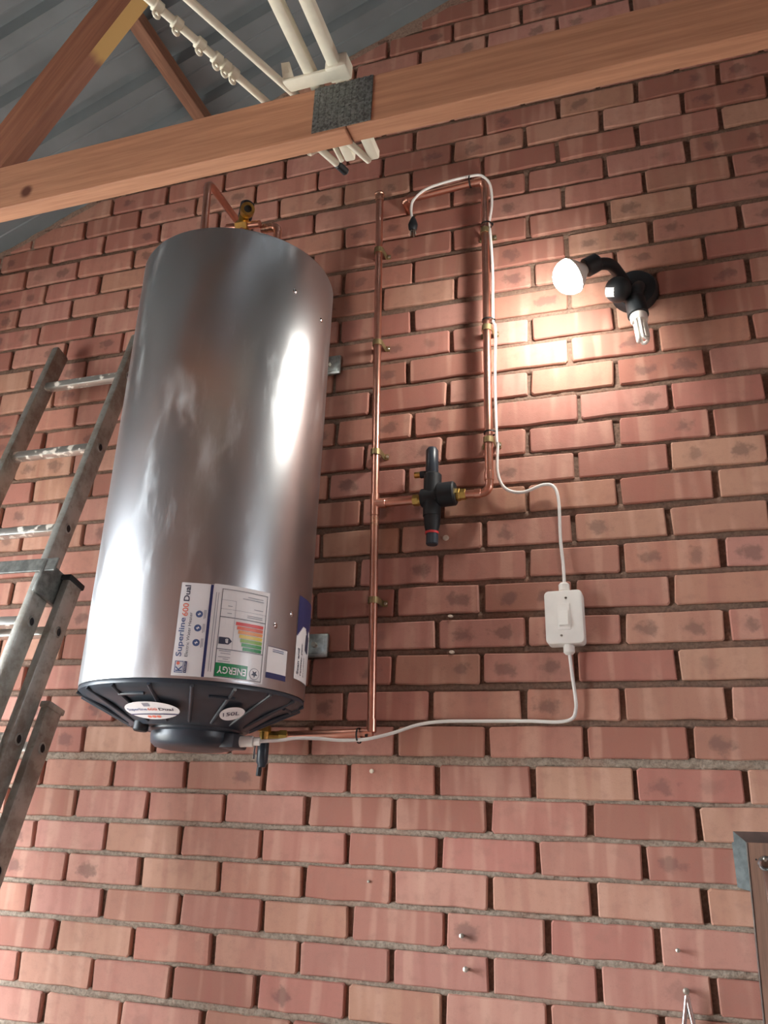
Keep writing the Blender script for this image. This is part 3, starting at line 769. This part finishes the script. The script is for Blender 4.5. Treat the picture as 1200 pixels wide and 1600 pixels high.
# ------------------------------------------------------------------ copper pipe runs on the wall
PR = .011; PY = -.04
PT, PB_ = Vector((.942, PY, 3.405)), Vector((.993, PY, 1.757))
def onp(z): k = (z - PB_.z) / (PT.z - PB_.z); return PB_ + (PT - PB_) * k
lp = thing('copper_riser', 'long bright copper pipe running up the wall right of the tank', 'pipe', onp(1.757))
b = NB(); cyl(b, PB_, PT, PR, 20); obj('pipe', b, M['copper'], lp, True)
b = NB(); lathe(b, [(.0115, 0), (.0135, .001), (.0135, .02), (.016, .022), (.016, .026), (.013, .03), (0, .034)], 18, axis_matrix(PT - Vector((0, 0, .012)), PT - PB_), cap=False); obj('end_fitting', b, M['solder'], lp, True)
tz = 2.366; tpnt = onp(tz)
b = NB(); d_ = (PT - PB_).normalized(); cyl(b, tpnt - d_ * .035, tpnt + d_ * .028, .0128, 18, .001); cyl(b, tpnt, tpnt + Vector((.032, 0, -.001)), .0128, 18, .001); obj('tee', b, M['copper'], lp, True)
b = NB(); cyl(b, onp(2.30), onp(2.325), .0118, 18); obj('solder_joint', b, M['solder'], lp, True)
b = NB(); cyl(b, onp(1.757), onp(1.79), .0128, 18, .001); obj('elbow', b, M['copper'], lp, True)
b = NB(); cyl(b, (.997, PY, 1.757), (.735, -.055, 1.745), PR, 18); obj('feed_pipe', b, M['copper'], lp, True)
b = NB(); cyl(b, tpnt + Vector((.02, 0, 0)), (1.085, PY, 2.366), PR, 18); obj('branch_pipe', b, M['copper'], lp, True)

pv = thing('pressure_valve', 'black plastic pressure control valve between the two copper pipes', 'valve', (1.14, -.055, 2.33))
VY = -.048
b = NB(); cyl(b, (1.083, PY, 2.366), (1.10, PY, 2.366), .0155, 6, .001); cyl(b, (1.098, PY, 2.366), (1.114, PY, 2.366), .0135, 16); obj('brass_union', b, M['brass'], pv)
b = NB(); cyl(b, (1.198, PY, 2.372), (1.213, PY, 2.372), .0175, 6, .001); cyl(b, (1.211, PY, 2.372), (1.229, PY, 2.372), .015, 6, .001); obj('brass_union', b, M['brass'], pv)
b = NB(); cyl(b, (1.108, VY, 2.366), (1.20, VY, 2.37), .026, 20, .004); cyl(b, (1.155, VY, 2.372), (1.203, VY, 2.374), .033, 20, .004); cyl(b, (1.139, VY, 2.31), (1.139, VY, 2.435), .024, 20, .004); obj('body', b, M['blackmatt'], pv, True)
b = NB(); lathe(b, [(.015, 0), (.0175, .004), (.0168, .074), (.012, .082), (0, .083)], 18, axis_matrix((1.137, VY, 2.43), (-.02, 0, 1)), cap=False); obj('bonnet', b, M['black'], pv, True)
b = NB(); cyl(b, (1.13, VY, 2.436), (1.104, VY, 2.436), .010, 14, .001); obj('side_stub', b, M['blackmatt'], pv, True)
b = NB(); cyl(b, (1.106, VY, 2.436), (1.088, VY, 2.436), .009, 8, .001); obj('brass_plug', b, M['brass'], pv)
b = NB(); lathe(b, [(.017, 0), (.021, .02), (.023, .05)], 18, axis_matrix((1.140, VY, 2.27), (0, 0, 1))); obj('neck', b, M['blackmatt'], pv, True)
b = NB(); lathe(b, [(.0178, 0), (.0185, .006)], 18, axis_matrix((1.140, VY, 2.264), (0, 0, 1))); obj('red_ring', b, M['redband'], pv, True)
b = NB(); lathe(b, [(.014, 0), (.0165, .003), (.0165, .03)], 12, axis_matrix((1.141, VY, 2.234), (0, 0, 1))); obj('knob', b, M['black'], pv)

QB, QT = Vector((1.292, PY, 2.385)), Vector((1.279, PY, 3.365))
def onq(z): k = (z - QB.z) / (QT.z - QB.z); return QB + (QT - QB) * k
rp = thing('copper_downpipe', 'long copper pipe with white cable tied to it, left of the lit lamp', 'pipe', QB)
b = NB(); tube(b, [(1.225, PY, 2.372), (1.27, PY, 2.371)] + [(1.27 + .022 * math.sin(a), PY, 2.393 - .022 * math.cos(a)) for a in (rad(25), rad(45), rad(65), rad(90))] + [onq(2.6), onq(3.0), QT], PR, 18); obj('pipe', b, M['copper'], rp, True)
b = NB(); cyl(b, onq(2.405), onq(2.43), .0128, 18, .001); cyl(b, (1.252, PY, 2.371), (1.27, PY, 2.371), .0126, 18, .001); obj('collar', b, M['copper'], rp, True)
hp = thing('copper_top_pipe', 'short copper pipe leaning out near the top of the wall under the cable loop', 'pipe', (1.14, -.05, 3.37))
b = NB(); tube(b, [(1.279, -.04, 3.36)] + [(1.275, -.045, 3.375), (1.266, -.048, 3.381)] + [(1.24, -.048, 3.3815), (1.032, -.048, 3.368)], .0112, 18); obj('pipe', b, M['copper'], hp, True)
b = NB(); cyl(b, (1.274, -.048, 3.3815), (1.25, -.048, 3.3815), .0128, 18, .001); obj('collar', b, M['copper'], hp, True)
b = NB(); cyl(b, (1.044, -.048, 3.3685), (1.026, -.04, 3.366), .0132, 18, .002); cyl(b, (1.03, -.048, 3.367), (1.026, .01, 3.366), .0125, 18, .001); obj('elbow', b, M['copper'], hp, True)

def clipsaddle(p, lab, face=1):
    t_ = thing('pipe_clip', lab, 'pipe clip', (p.x, 0, p.z), 'saddle clips holding the copper pipes')
    b = NB(); n = 10; R_ = .0125; pts = [(R_ + .012, -PY - .001), (R_ + .001, -PY - .001)]
    prof = [Vector((p.x - .012 - R_, -.002, 0)), Vector((p.x - R_, -.004, 0)), Vector((p.x - R_, PY, 0))]
    prof += [Vector((p.x - R_ * math.cos(a), PY - R_ * math.sin(a), 0)) for a in [math.pi * k / n for k in range(1, n)]]
    prof += [Vector((p.x + R_, PY, 0)), Vector((p.x + R_, -.004, 0)), Vector((p.x + .014 + R_, -.002, 0))]
    h = .0085; inn = []
    for i, q in enumerate(prof):
        a_ = prof[max(i - 1, 0)]; c_ = prof[min(i + 1, len(prof) - 1)]; d__ = (c_ - a_).normalized(); nn = Vector((d__.y, -d__.x, 0))
        inn.append(q + nn * .0022)
    prev = None
    for q, w_ in zip(prof, inn):
        r_ = [b.verts.new((q.x, q.y, p.z - h)), b.verts.new((w_.x, w_.y, p.z - h)), b.verts.new((w_.x, w_.y, p.z + h)), b.verts.new((q.x, q.y, p.z + h))]
        if prev:
            for k in range(4): b.faces.new((prev[k], r_[k], r_[(k + 1) % 4], prev[(k + 1) % 4]))
        else: b.faces.new(r_)
        prev = r_
    b.faces.new(list(reversed(prev))); bmesh.ops.recalc_face_normals(b, faces=b.faces)
    obj('strap', b, M['clip'], t_)
    b = NB(); cyl(b, (p.x + R_ + .009, -.002, p.z), (p.x + R_ + .009, -.007, p.z), .0045, 10, .001); obj('screw', b, M['screw'], t_)
for z, lab in ((3.20, 'topmost saddle clip on the long left copper pipe'), (2.872, 'second saddle clip down on the left copper pipe'), (2.52, 'saddle clip on the left copper pipe just above the black valve'), (2.094, 'lowest saddle clip on the left copper pipe')): clipsaddle(onp(z), lab)
for z, lab in ((3.202, 'topmost saddle clip on the right copper pipe'), (2.869, 'saddle clip on the right copper pipe level with the lamp'), (2.521, 'lowest saddle clip on the right copper pipe')): clipsaddle(onq(z), lab)

# drain assembly below the tank
dv_ = thing('drain_valve', 'brass elbow with black drain nozzle under the right of the tank', 'valve', (.72, -.075, 1.66))
b = NB(); cyl(b, (.722, -.085, 1.80), (.722, -.085, 1.765), .0135, 16, .001); cyl(b, (.722, -.085, 1.766), (.722, -.085, 1.752), .0165, 6, .001); obj('brass_union', b, M['brass'], dv_)
b = NB(); cyl(b, (.722, -.085, 1.755), (.722, -.085, 1.728), .0125, 14, .001); cyl(b, (.722, -.08, 1.744), (.768, -.055, 1.746), .0115, 14, .001); cyl(b, (.752, -.062, 1.746), (.77, -.054, 1.746), .015, 6, .001); obj('brass_elbow', b, M['brass'], dv_)
b = NB(); lathe(b, [(.0095, 0), (.011, .006), (.0145, .012), (.0145, .058), (.012, .064), (0, .064)], 16, axis_matrix((.722, -.085, 1.666), (0, 0, 1))); obj('black_nozzle', b, M['black'], dv_, True)
b = NB(); cyl(b, (.717, -.085, 1.672), (.715, -.085, 1.645), .0065, 12, .001); obj('nozzle_tail', b, M['blackmatt'], dv_, True)
b = NB(); cyl(b, (.702, -.092, 1.685), (.702, -.092, 1.718), .003, 8); obj('lever', b, M['chrome'], dv_)

# ------------------------------------------------------------------ electrics
CR = .0042
cu_ = thing('upper_cable', 'white cable looping over the top pipe and down to the isolator box', 'cable', (1.47, -.02, 2.11))
up = [(1.057, -.05, 3.285), (1.053, -.055, 3.32), (1.062, -.06, 3.352), (1.10, -.062, 3.381), (1.17, -.062, 3.394), (1.25, -.062, 3.397), (1.277, -.056, 3.392), (1.297, -.045, 3.365), (1.3, -.035, 3.30), (1.291, -.036, 3.225), (1.297, -.046, 3.19), (1.303, -.042, 3.06), (1.303, -.04, 2.9), (1.31, -.042, 2.86), (1.308, -.04, 2.7), (1.312, -.042, 2.53), (1.314, -.038, 2.505), (1.312, -.03, 2.43), (1.331, -.024, 2.385), (1.375, -.02, 2.372), (1.43, -.02, 2.388), (1.458, -.02, 2.378), (1.468, -.02, 2.335), (1.469, -.02, 2.24), (1.474, -.022, 2.17), (1.4765, -.03, 2.118)]
b = NB(); tube(b, smooth_path(up, 7), CR, 10); obj('sheath', b, M['cable'], cu_, True)
def tie(p, d, r_, parent):
    b = NB(); lathe(b, [(r_, -.0022), (r_ + .0012, -.0022), (r_ + .0012, .0022), (r_, .0022)], 16, axis_matrix(p, d), cap=False)
    box(b, p.x + r_ - .002, p.x + r_ + .004, p.y - .003, p.y + .003, p.z - .003, p.z + .003)
    obj('cable_tie', b, M['rubber'], parent)
for z in (3.224, 2.894, 2.543): q = onq(z); tie(Vector((q.x + .004, q.y, z)), QT - QB, .0165, cu_)
tie(Vector((1.238, -.053, 3.384)), (1, 0, 0), .0175, cu_)
cl_ = thing('lower_cable', 'white cable hanging from the isolator box along to the tank base', 'cable', (1.48, -.02, 1.80))
lo = [(1.482, -.028, 1.955), (1.486, -.02, 1.90), (1.492, -.018, 1.84), (1.492, -.018, 1.815), (1.483, -.018, 1.793), (1.45, -.018, 1.785), (1.38, -.018, 1.787), (1.25, -.018, 1.787), (1.17, -.02, 1.786), (1.11, -.028, 1.777), (1.05, -.045, 1.755), (1.0, -.058, 1.741), (.97, -.062, 1.7365), (.92, -.066, 1.735), (.87, -.085, 1.738), (.82, -.15, 1.738), (.80, -.21, 1.73), (.802, -.26, 1.715), (.812, -.288, 1.708)]
lo[-5:] = [(.875, -.10, 1.735), (.85, -.17, 1.728), (.838, -.23, 1.717), (.826, -.28, 1.71), (.812, -.288, 1.708)]
b = NB(); tube(b, smooth_path(lo, 7), CR, 10); obj('sheath', b, M['cable'], cl_, True)
tie(Vector((.965, -.052, 1.748)), (1, 0, .05), .0185, cl_)

iso = thing('isolator_box', 'white isolator switch box with rocker mounted on the brick wall', 'switch', (1.475, -.0, 2.03))
RT = Matrix.Translation((1.4745, 0, 2.031)) @ Matrix.Rotation(rad(-1.2), 4, 'Y')
def rrect(bm, w_, h_, r_, y0, y1, Mx, inset=.003):
    def ring(ww, hh, rr, y):
        pts = []
        for cx, cz, a0 in ((ww - rr, hh - rr, 0), (-ww + rr, hh - rr, 90), (-ww + rr, -hh + rr, 180), (ww - rr, -hh + rr, 270)):
            for k in range(5): a = rad(a0 + k * 22.5); pts.append(bm.verts.new(Mx @ Vector((cx + rr * math.cos(a), y, cz + rr * math.sin(a)))))
        return pts
    R_ = [ring(w_, h_, r_, y0), ring(w_, h_, r_, y1 + inset), ring(w_ - inset * .3, h_ - inset * .3, r_, y1 + inset * .3), ring(w_ - inset, h_ - inset, r_, y1)]
    for a, c in zip(R_, R_[1:]):
        for k in range(len(a)): bm.faces.new((a[k], a[(k + 1) % len(a)], c[(k + 1) % len(a)], c[k]))
    bm.faces.new(R_[-1]); bm.faces.new(list(reversed(R_[0]))); bmesh.ops.recalc_face_normals(bm, faces=bm.faces); return bm
b = NB(); rrect(b, .0455, .0655, .011, -.001, -.044, RT); obj('body', b, M['white'], iso, True)
b = NB(); rrect(b, .0155, .0325, .002, -.0435, -.0465, RT, .001); obj('rocker_frame', b, M['white'], iso, True)
b = NB(); prism(b, [RT @ Vector(v) for v in ((-.0105, -.046, -.025), (-.0105, -.055, -.022), (-.0105, -.049, .013), (-.0105, -.046, .014))], (.021, 0, 0)); obj('rocker', b, M['white'], iso)
for x, z in ((.007, .046), (-.008, -.046)):
    b = NB(); p = RT @ Vector((x, -.0436, z)); cyl(b, p, p + Vector((0, -.0012, 0)), .0032, 10); sk = obj('screw', b, M['screw'], iso)
    b = NB(); box(b, p.x - .0028, p.x + .0028, p.y - .0016, p.y - .0011, p.z - .0006, p.z + .0006); obj('slot', b, M['rubber'], sk)
for z0, z1, x in ((.064, .087, .002), (-.064, -.09, .006)):
    s_ = 1 if z1 > 0 else -1
    b = NB(); p = RT @ Vector((x, -.025, z0)); q = RT @ Vector((x, -.025, z1))
    lathe(b, [(.0115, 0), (.0115, .004), (.0135, .005), (.0135, .02), (.009, .025), (.0045, .0262)], 12, axis_matrix(p, q - p)); obj('gland', b, M['white'], iso, True)

pl = thing('cable_connector', 'small black connector with bare wire tails at the end of the cable loop', 'connector', (1.058, -.05, 3.235))
b = NB(); lathe(b, [(.0045, 0), (.0105, -.014), (.015, -.03), (.013, -.044), (.0085, -.05), (0, -.05)], 14, Matrix.Translation((1.059, -.05, 3.296)), cap=False); obj('housing', b, M['blackmatt'], pl, True)
for dx, dz in ((-.005, -.014), (.003, -.02), (.007, -.012)):
    b = NB(); tube(b, smooth_path([(1.06 + dx * .5, -.05, 3.25), (1.06 + dx, -.056, 3.24), (1.062 + dx * 1.4, -.058, 3.236 + dz)], 4), .0022, 6); obj('wire_tail', b, M['screw'], pl, True)

# ------------------------------------------------------------------ twin lamp with motion sensor
lamp = thing('twin_wall_lamp', 'black twin-head sensor wall lamp with one lit bulb', 'wall lamp', (1.69, 0, 2.90))
b = NB(); lathe(b, [(.062, 0), (.062, .02), (.055, .032), (.03, .036), (0, .036)], 32, axis_matrix((1.69, 0, 2.935), (0, -1, 0)), cap=False); obj('wall_plate', b, M['blackmatt'], lamp, True)
b = NB(); lathe(b, [(.024, 0), (.024, .075), (.02, .08)], 20, axis_matrix((1.675, -.03, 2.915), (-.2, -1, -.42)), cap=False); obj('stem', b, M['blackmatt'], lamp, True)
sp = Vector((1.652, -.128, 2.872))
b = NB(); bmesh.ops.create_uvsphere(b, u_segments=24, v_segments=14, radius=.034, matrix=Matrix.Translation(sp)); sn = obj('sensor', b, M['blackmatt'], lamp, True)
b = NB(); dv2 = Vector((-.4, -.68, -.62)).normalized(); ax = Vector((1, 0, -.12)).normalized(); uy = dv2.cross(ax).normalized(); prev = None
for i in range(7):
    a = rad(-36 + 12 * i); r_ = []
    for j in range(4):
        e_ = rad(-20 + 40 / 3 * j); dd = dv2 * math.cos(a) * math.cos(e_) + ax * math.sin(a) * math.cos(e_) + uy * math.sin(e_); r_.append(b.verts.new(sp + dd * .0352))
    if prev:
        for j in range(3): b.faces.new((prev[j], r_[j], r_[j + 1], prev[j + 1]))
    prev = r_
bmesh.ops.recalc_face_normals(b, faces=b.faces); obj('sensor_lens', b, M['white'], sn, True)
# lit head: socket and bulb pointing out to the left
bp = Vector((1.572, -.190, 2.907)); bd = Vector((-.80, -.25, -.54)).normalized()
b = NB(); tube(b, smooth_path([(1.675, -.034, 2.935), (1.655, -.09, 2.945), (1.635, -.14, 2.945), bp - bd * .03], 5), .016, 12); obj('arm', b, M['blackmatt'], lamp, True)
b = NB(); lathe(b, [(.018, 0), (.024, .006), (.025, .04), (.023, .042)], 20, axis_matrix(bp - bd * .048, bd)); obj('lamp_socket', b, M['blackmatt'], lamp, True)
b = NB(); lathe(b, [(.013, 0), (.018, .008), (.031, .022), (.043, .036), (.046, .044)], 24, axis_matrix(bp - bd * .008, bd), cap=False); obj('bulb_collar', b, M['white'], lamp, True)
b = NB(); prof = [(.0455, 0.)] + [(.0465 * math.cos(rad(a)), .003 + .046 * math.sin(rad(a))) for a in range(0, 90, 11)] + [(0, .049)]
lathe(b, prof, 20, axis_matrix(bp + bd * .036, bd), cap=False); obj('lit_bulb', b, M['lit'], lamp, True)
# unlit head with fluorescent tubes pointing down
cp = Vector((1.697, -.105, 2.80)); cdn = Vector((.10, -.18, -1)).normalized()
b = NB(); tube(b, smooth_path([(1.70, -.03, 2.93), (1.702, -.06, 2.915), (1.697, -.09, 2.885), cp - cdn * .05], 5), .018, 12); obj('arm', b, M['blackmatt'], lamp, True)
b = NB(); lathe(b, [(.020, 0), (.026, .008), (.027, .062), (.025, .064)], 20, axis_matrix(cp - cdn * .062, cdn)); obj('lamp_socket', b, M['blackmatt'], lamp, True)
b = NB(); lathe(b, [(.019, 0), (.0225, .003), (.0225, .018), (.019, .024), (0, .024)], 20, axis_matrix(cp - cdn * .002, cdn), cap=False); obj('ballast', b, M['white'], lamp, True)
Fm = frame_z(cdn)
for k in range(3):
    a = rad(20 + k * 120); u = Fm.col[0] * math.cos(a) + Fm.col[1] * math.sin(a); v_ = Fm.col[1] * math.cos(a) - Fm.col[0] * math.sin(a)
    base = cp + cdn * .02 + u * .011; s_ = .0085; L_ = .058
    path = [base + v_ * s_, base + v_ * s_ + cdn * L_] + [base + v_ * s_ * math.cos(x) + cdn * (L_ + s_ * math.sin(x)) for x in (rad(45), rad(90), rad(135))] + [base - v_ * s_ + cdn * L_, base - v_ * s_]
    b = NB(); tube(b, path, .0046, 10); obj('fluorescent_tube', b, M['white'], lamp, True)

# ------------------------------------------------------------------ extension ladder leaning on the wall
LA = rad(75); EL = Vector((0, math.cos(LA), math.sin(LA))); EN = Vector((0, -math.sin(LA), math.cos(LA))); EX = Vector((1, 0, 0)); LO = Vector((.139, -.1, 2.703))
def lad(x, l, n): return LO + EX * x + EL * l + EN * n
foot = -(LO.z) / EL.z
ladder = thing('extension_ladder', 'worn aluminium extension ladder leaning on the wall left of the tank', 'ladder', lad(-.15, foot + .05, -.06))
LM = Matrix.Translation(LO) @ Matrix((EX, EL, EN)).transposed().to_4x4()
def stile(x0, x1, l0, l1, n0, n1):
    b = NB(); box(b, x0, x1, l0, l1, n0, n1, .005, LM); return obj('stile', b, M['alu'], ladder, True)
SECT = [(-.336, 0., .31, -1.9, 0.), (-.377, .041, -.575, -2.3, -.062), (-.405, .066, -.915, foot - .12 / math.tan(LA) + .13, -.124)]
rl = [.147 - .293 * k for k in range(11)]
for si, (xl, xr, top, bot, n0) in enumerate(SECT):
    for x0, x1 in ((xl, xl + .025), (xr - .025, xr)):
        st_ = stile(x0, x1, bot, top, n0 + .001, n0 + .06)
        xo = x1 if x1 == xr else x0
        for l in rl:
            if bot + .05 < l < top - .03:
                out = .0008 if xo == xr else -.0008
                b = NB(); ring = []
                p = lad(xo + out * .2, l, n0 + .03)
                lathe(b, [(.0075, 0), (.0125, 0), (.0115, .0022), (.0085, .0022)], 16, axis_matrix(p, EX if xo == xr else -EX) @ Matrix.Diagonal((1.0, 1.25, 1, 1)), cap=False); obj('rung_end', b, M['galv'], st_, True)
                b = NB(); lathe(b, [(.0088, 0.0004), (0, .0004)], 16, axis_matrix(p, EX if xo == xr else -EX) @ Matrix.Diagonal((1.0, 1.25, 1, 1)), cap=False); obj('rung_socket', b, M['blackmatt'], st_)
    for l in rl:
        if bot + .05 < l < top - .03:
            b = NB(); box(b, xl + .02, xr - .02, l - .0135, l + .0135, n0 + .018, n0 + .044, .005, LM); obj('rung', b, M['rung'], ladder, True)
# guide brackets where the sections overlap, and end caps
for xa, xb, l0, l1, n0, n1 in ((-.377, .045, -.60, -.555, .062, .068), ):
    b = NB(); box(b, xa, xb, l0 + .0, l1 - .005, n0, n1, .002, LM); obj('guide_strap', b, M['dark_alu'], ladder)
for sx in (1, -1):
    for xr, l0, n0, xs in ((.041, -.575, -.062, -.336), (.066, -.915, -.124, -.377)):
        pass
b = NB(); box(b, -.002, .012, -.66, -.565, -.03, .07, .003, LM); obj('hook_bracket', b, M['dark_alu'], ladder, True)
b = NB(); box(b, .012, .0445, -.588, -.571, -.066, .002, .004, LM); obj('stile_cap', b, M['blackmatt'], ladder, True)
b = NB(); box(b, .0385, .0695, -.928, -.911, -.128, -.06, .004, LM); obj('stile_cap', b, M['alu'], ladder, True)

# ------------------------------------------------------------------ tool board at the right
tb = thing('tool_board', 'brown wooden board on a steel frame at the lower right of the wall', 'board', (2.1, 0, .9))
BX0, BX1, BZ0, BZ1 = 1.837, 2.55, .55, 1.536
b = NB(); box(b, BX0, BX1, -.036, -.018, BZ0, BZ1, .002); obj('panel', b, M['board'], tb)
M['dull_steel'] = plain('dull grey steel', (84, 90, 90), .6, .3, .25, 60.)
M['shaded_steel'] = plain('shaded brown steel', (84, 66, 60), .7, 0., .2, 40.)  # dark brown puts the shade under the top lip into the colour
def bevel_piece(a, c, e, g, name):
    b = NB(); prism(b, [a, c, e, g], Vector((0, .003, 0))); obj(name, b, M['shaded_steel' if name == 'top_rail' else 'dull_steel'], tb)
bevel_piece((1.807, -.001, 1.562), (1.8365, -.012, 1.536), (1.8365, -.012, 1.44), (1.811, -.001, 1.447), 'corner_flange')
bevel_piece((1.807, -.001, 1.562), (2.57, -.001, 1.562), (2.55, -.012, 1.536), (1.8365, -.012, 1.536), 'top_rail')
b = NB(); box(b, 1.8345, 1.8365, -.037, -.016, BZ0, 1.536); obj('edge_strip', b, M['galv'], tb)
b = NB(); box(b, 1.84, 2.54, -.019, .0, BZ0 + .01, BZ0 + .05); box(b, 1.84, 2.54, -.019, .0, 1.39, 1.43); obj('batten', b, M['board'], tb)
b = NB(); cyl(b, (1.851, -.0365, 1.503), (1.851, -.0375, 1.503), .002, 8); obj('screw_hole', b, M['rubber'], tb)
def spanner(name, label, top, length, mat, tilt, sc_=1.):
    t_ = thing(name, label, 'tool', top)
    Mx = Matrix.Translation(top) @ Matrix.Rotation(rad(tilt), 4, 'Y')
    b = NB(); ring = [Mx @ Vector((.009 * sc_ * math.cos(2 * math.pi * k / 16), 0, .009 * sc_ * math.sin(2 * math.pi * k / 16) - .004)) for k in range(17)]
    tube(b, ring, .0035 * sc_, 8); obj('ring_end', b, mat, t_, True)
    b = NB(); box(b, -.0065 * sc_, .0065 * sc_, -.004, .004, -length, -.012 * sc_, .0025, Mx); obj('shank', b, mat, t_, True)
    b = NB(); prism(b, [Mx @ Vector((x * sc_, -.004, -length + z)) for x, z in ((-.006, .01), (.006, .01), (.017, -.01), (.012, -.03), (.005, -.014), (-.005, -.014), (-.012, -.03), (-.017, -.01))], (0, .008, 0)); obj('jaw', b, mat, t_)
    return t_
spanner('spanner', 'chrome spanner hanging on the wooden board', Vector((1.868, -.044, 1.500)), .2, M['chrome'], -3, 1.3)
b = NB(); cyl(b, (1.868, -.034, 1.501), (1.868, -.052, 1.503), .0028, 8); tag(obj('hanging_nail', b, M['screw']), 'nail holding the spanner on the wooden board', 'nail')
pn = thing('hanging_pliers', 'slim steel pliers hanging from a screw at the bottom of the wall', 'tool', (1.6935, -.016, 1.24))
for s_ in (-1, 1):
    b = NB(); tube(b, smooth_path([(1.694, -.022, 1.238), (1.694 + s_ * .004, -.022, 1.215), (1.694 + s_ * .011, -.022, 1.17), (1.694 + s_ * .014, -.02, 1.11)], 5), .0052, 10); obj('handle', b, M['chrome'], pn, True)
b = NB(); lathe(b, [(.003, 0), (.0085, .001), (.0085, .007), (.003, .008)], 16, axis_matrix((1.694, -.018, 1.1), (0, -1, 0)), cap=False); obj('pivot', b, M['chrome'], pn, True)
b = NB(); prism(b, [(1.681, -.016, 1.115), (1.708, -.016, 1.115), (1.698, -.016, 1.05), (1.692, -.016, 1.05)], (0, -.01, 0)); obj('jaws', b, M['chrome'], pn)
# screws, nails and wall plugs in the brickwork
def wall_screw(x, z, L_, r_, label, mat='screw', head=True, cat='screw'):
    b = NB(); cyl(b, (x, .012, z), (x, -L_, z + L_ * .12), r_ * .55, 8)
    if head: lathe(b, [(r_ * .6, 0), (r_, .002), (r_, .003), (r_ * .4, .0042), (0, .0042)], 12, axis_matrix((x, -L_ + .001, z + L_ * .12), (0, -1, .12)))
    return tag(obj('wall_' + cat, b, M[mat]), label, cat)
wall_screw(1.694, 1.243, .032, .0065, 'screw carrying the steel pliers low on the wall')
wall_screw(1.683, 1.317, .020, .0045, 'nail in the brick left of the wooden board', cat='nail')
wall_screw(1.221, 1.3125, .016, .0055, 'rusty screw in a plug, upper of the pair low on the wall')
wall_screw(1.232, 1.246, .020, .0062, 'dark screw in a plug, lower of the pair low on the wall')
wall_screw(.990, 1.414, .004, .0036, 'tiny screw in the brick below the bottom of the copper pipe')
def plug(x, z, r_, label, flat=1.):
    b = NB(); lathe(b, [(r_, -.004), (r_, .003), (r_ * .6, .0042), (0, .0036)], 10, axis_matrix((x, -.001, z), (0, -1, 0)) @ Matrix.Diagonal((1, flat, 1, 1)), cap=False)
    return tag(obj('wall_plug', b, M['plug']), label, 'wall plug')
plug(.9845, 1.6675, .0055, 'pale round wall plug just under the copper feed pipe')
plug(1.181, 2.0537, .0065, 'pale plug in the joint, upper of two left of the isolator box', .55)
plug(1.1856, 1.9607, .0068, 'pale plug in the joint, lower of two left of the isolator box', .6)
plug(1.1657, 2.267, .0085, 'white filler dab on the brick under the black valve', .9)
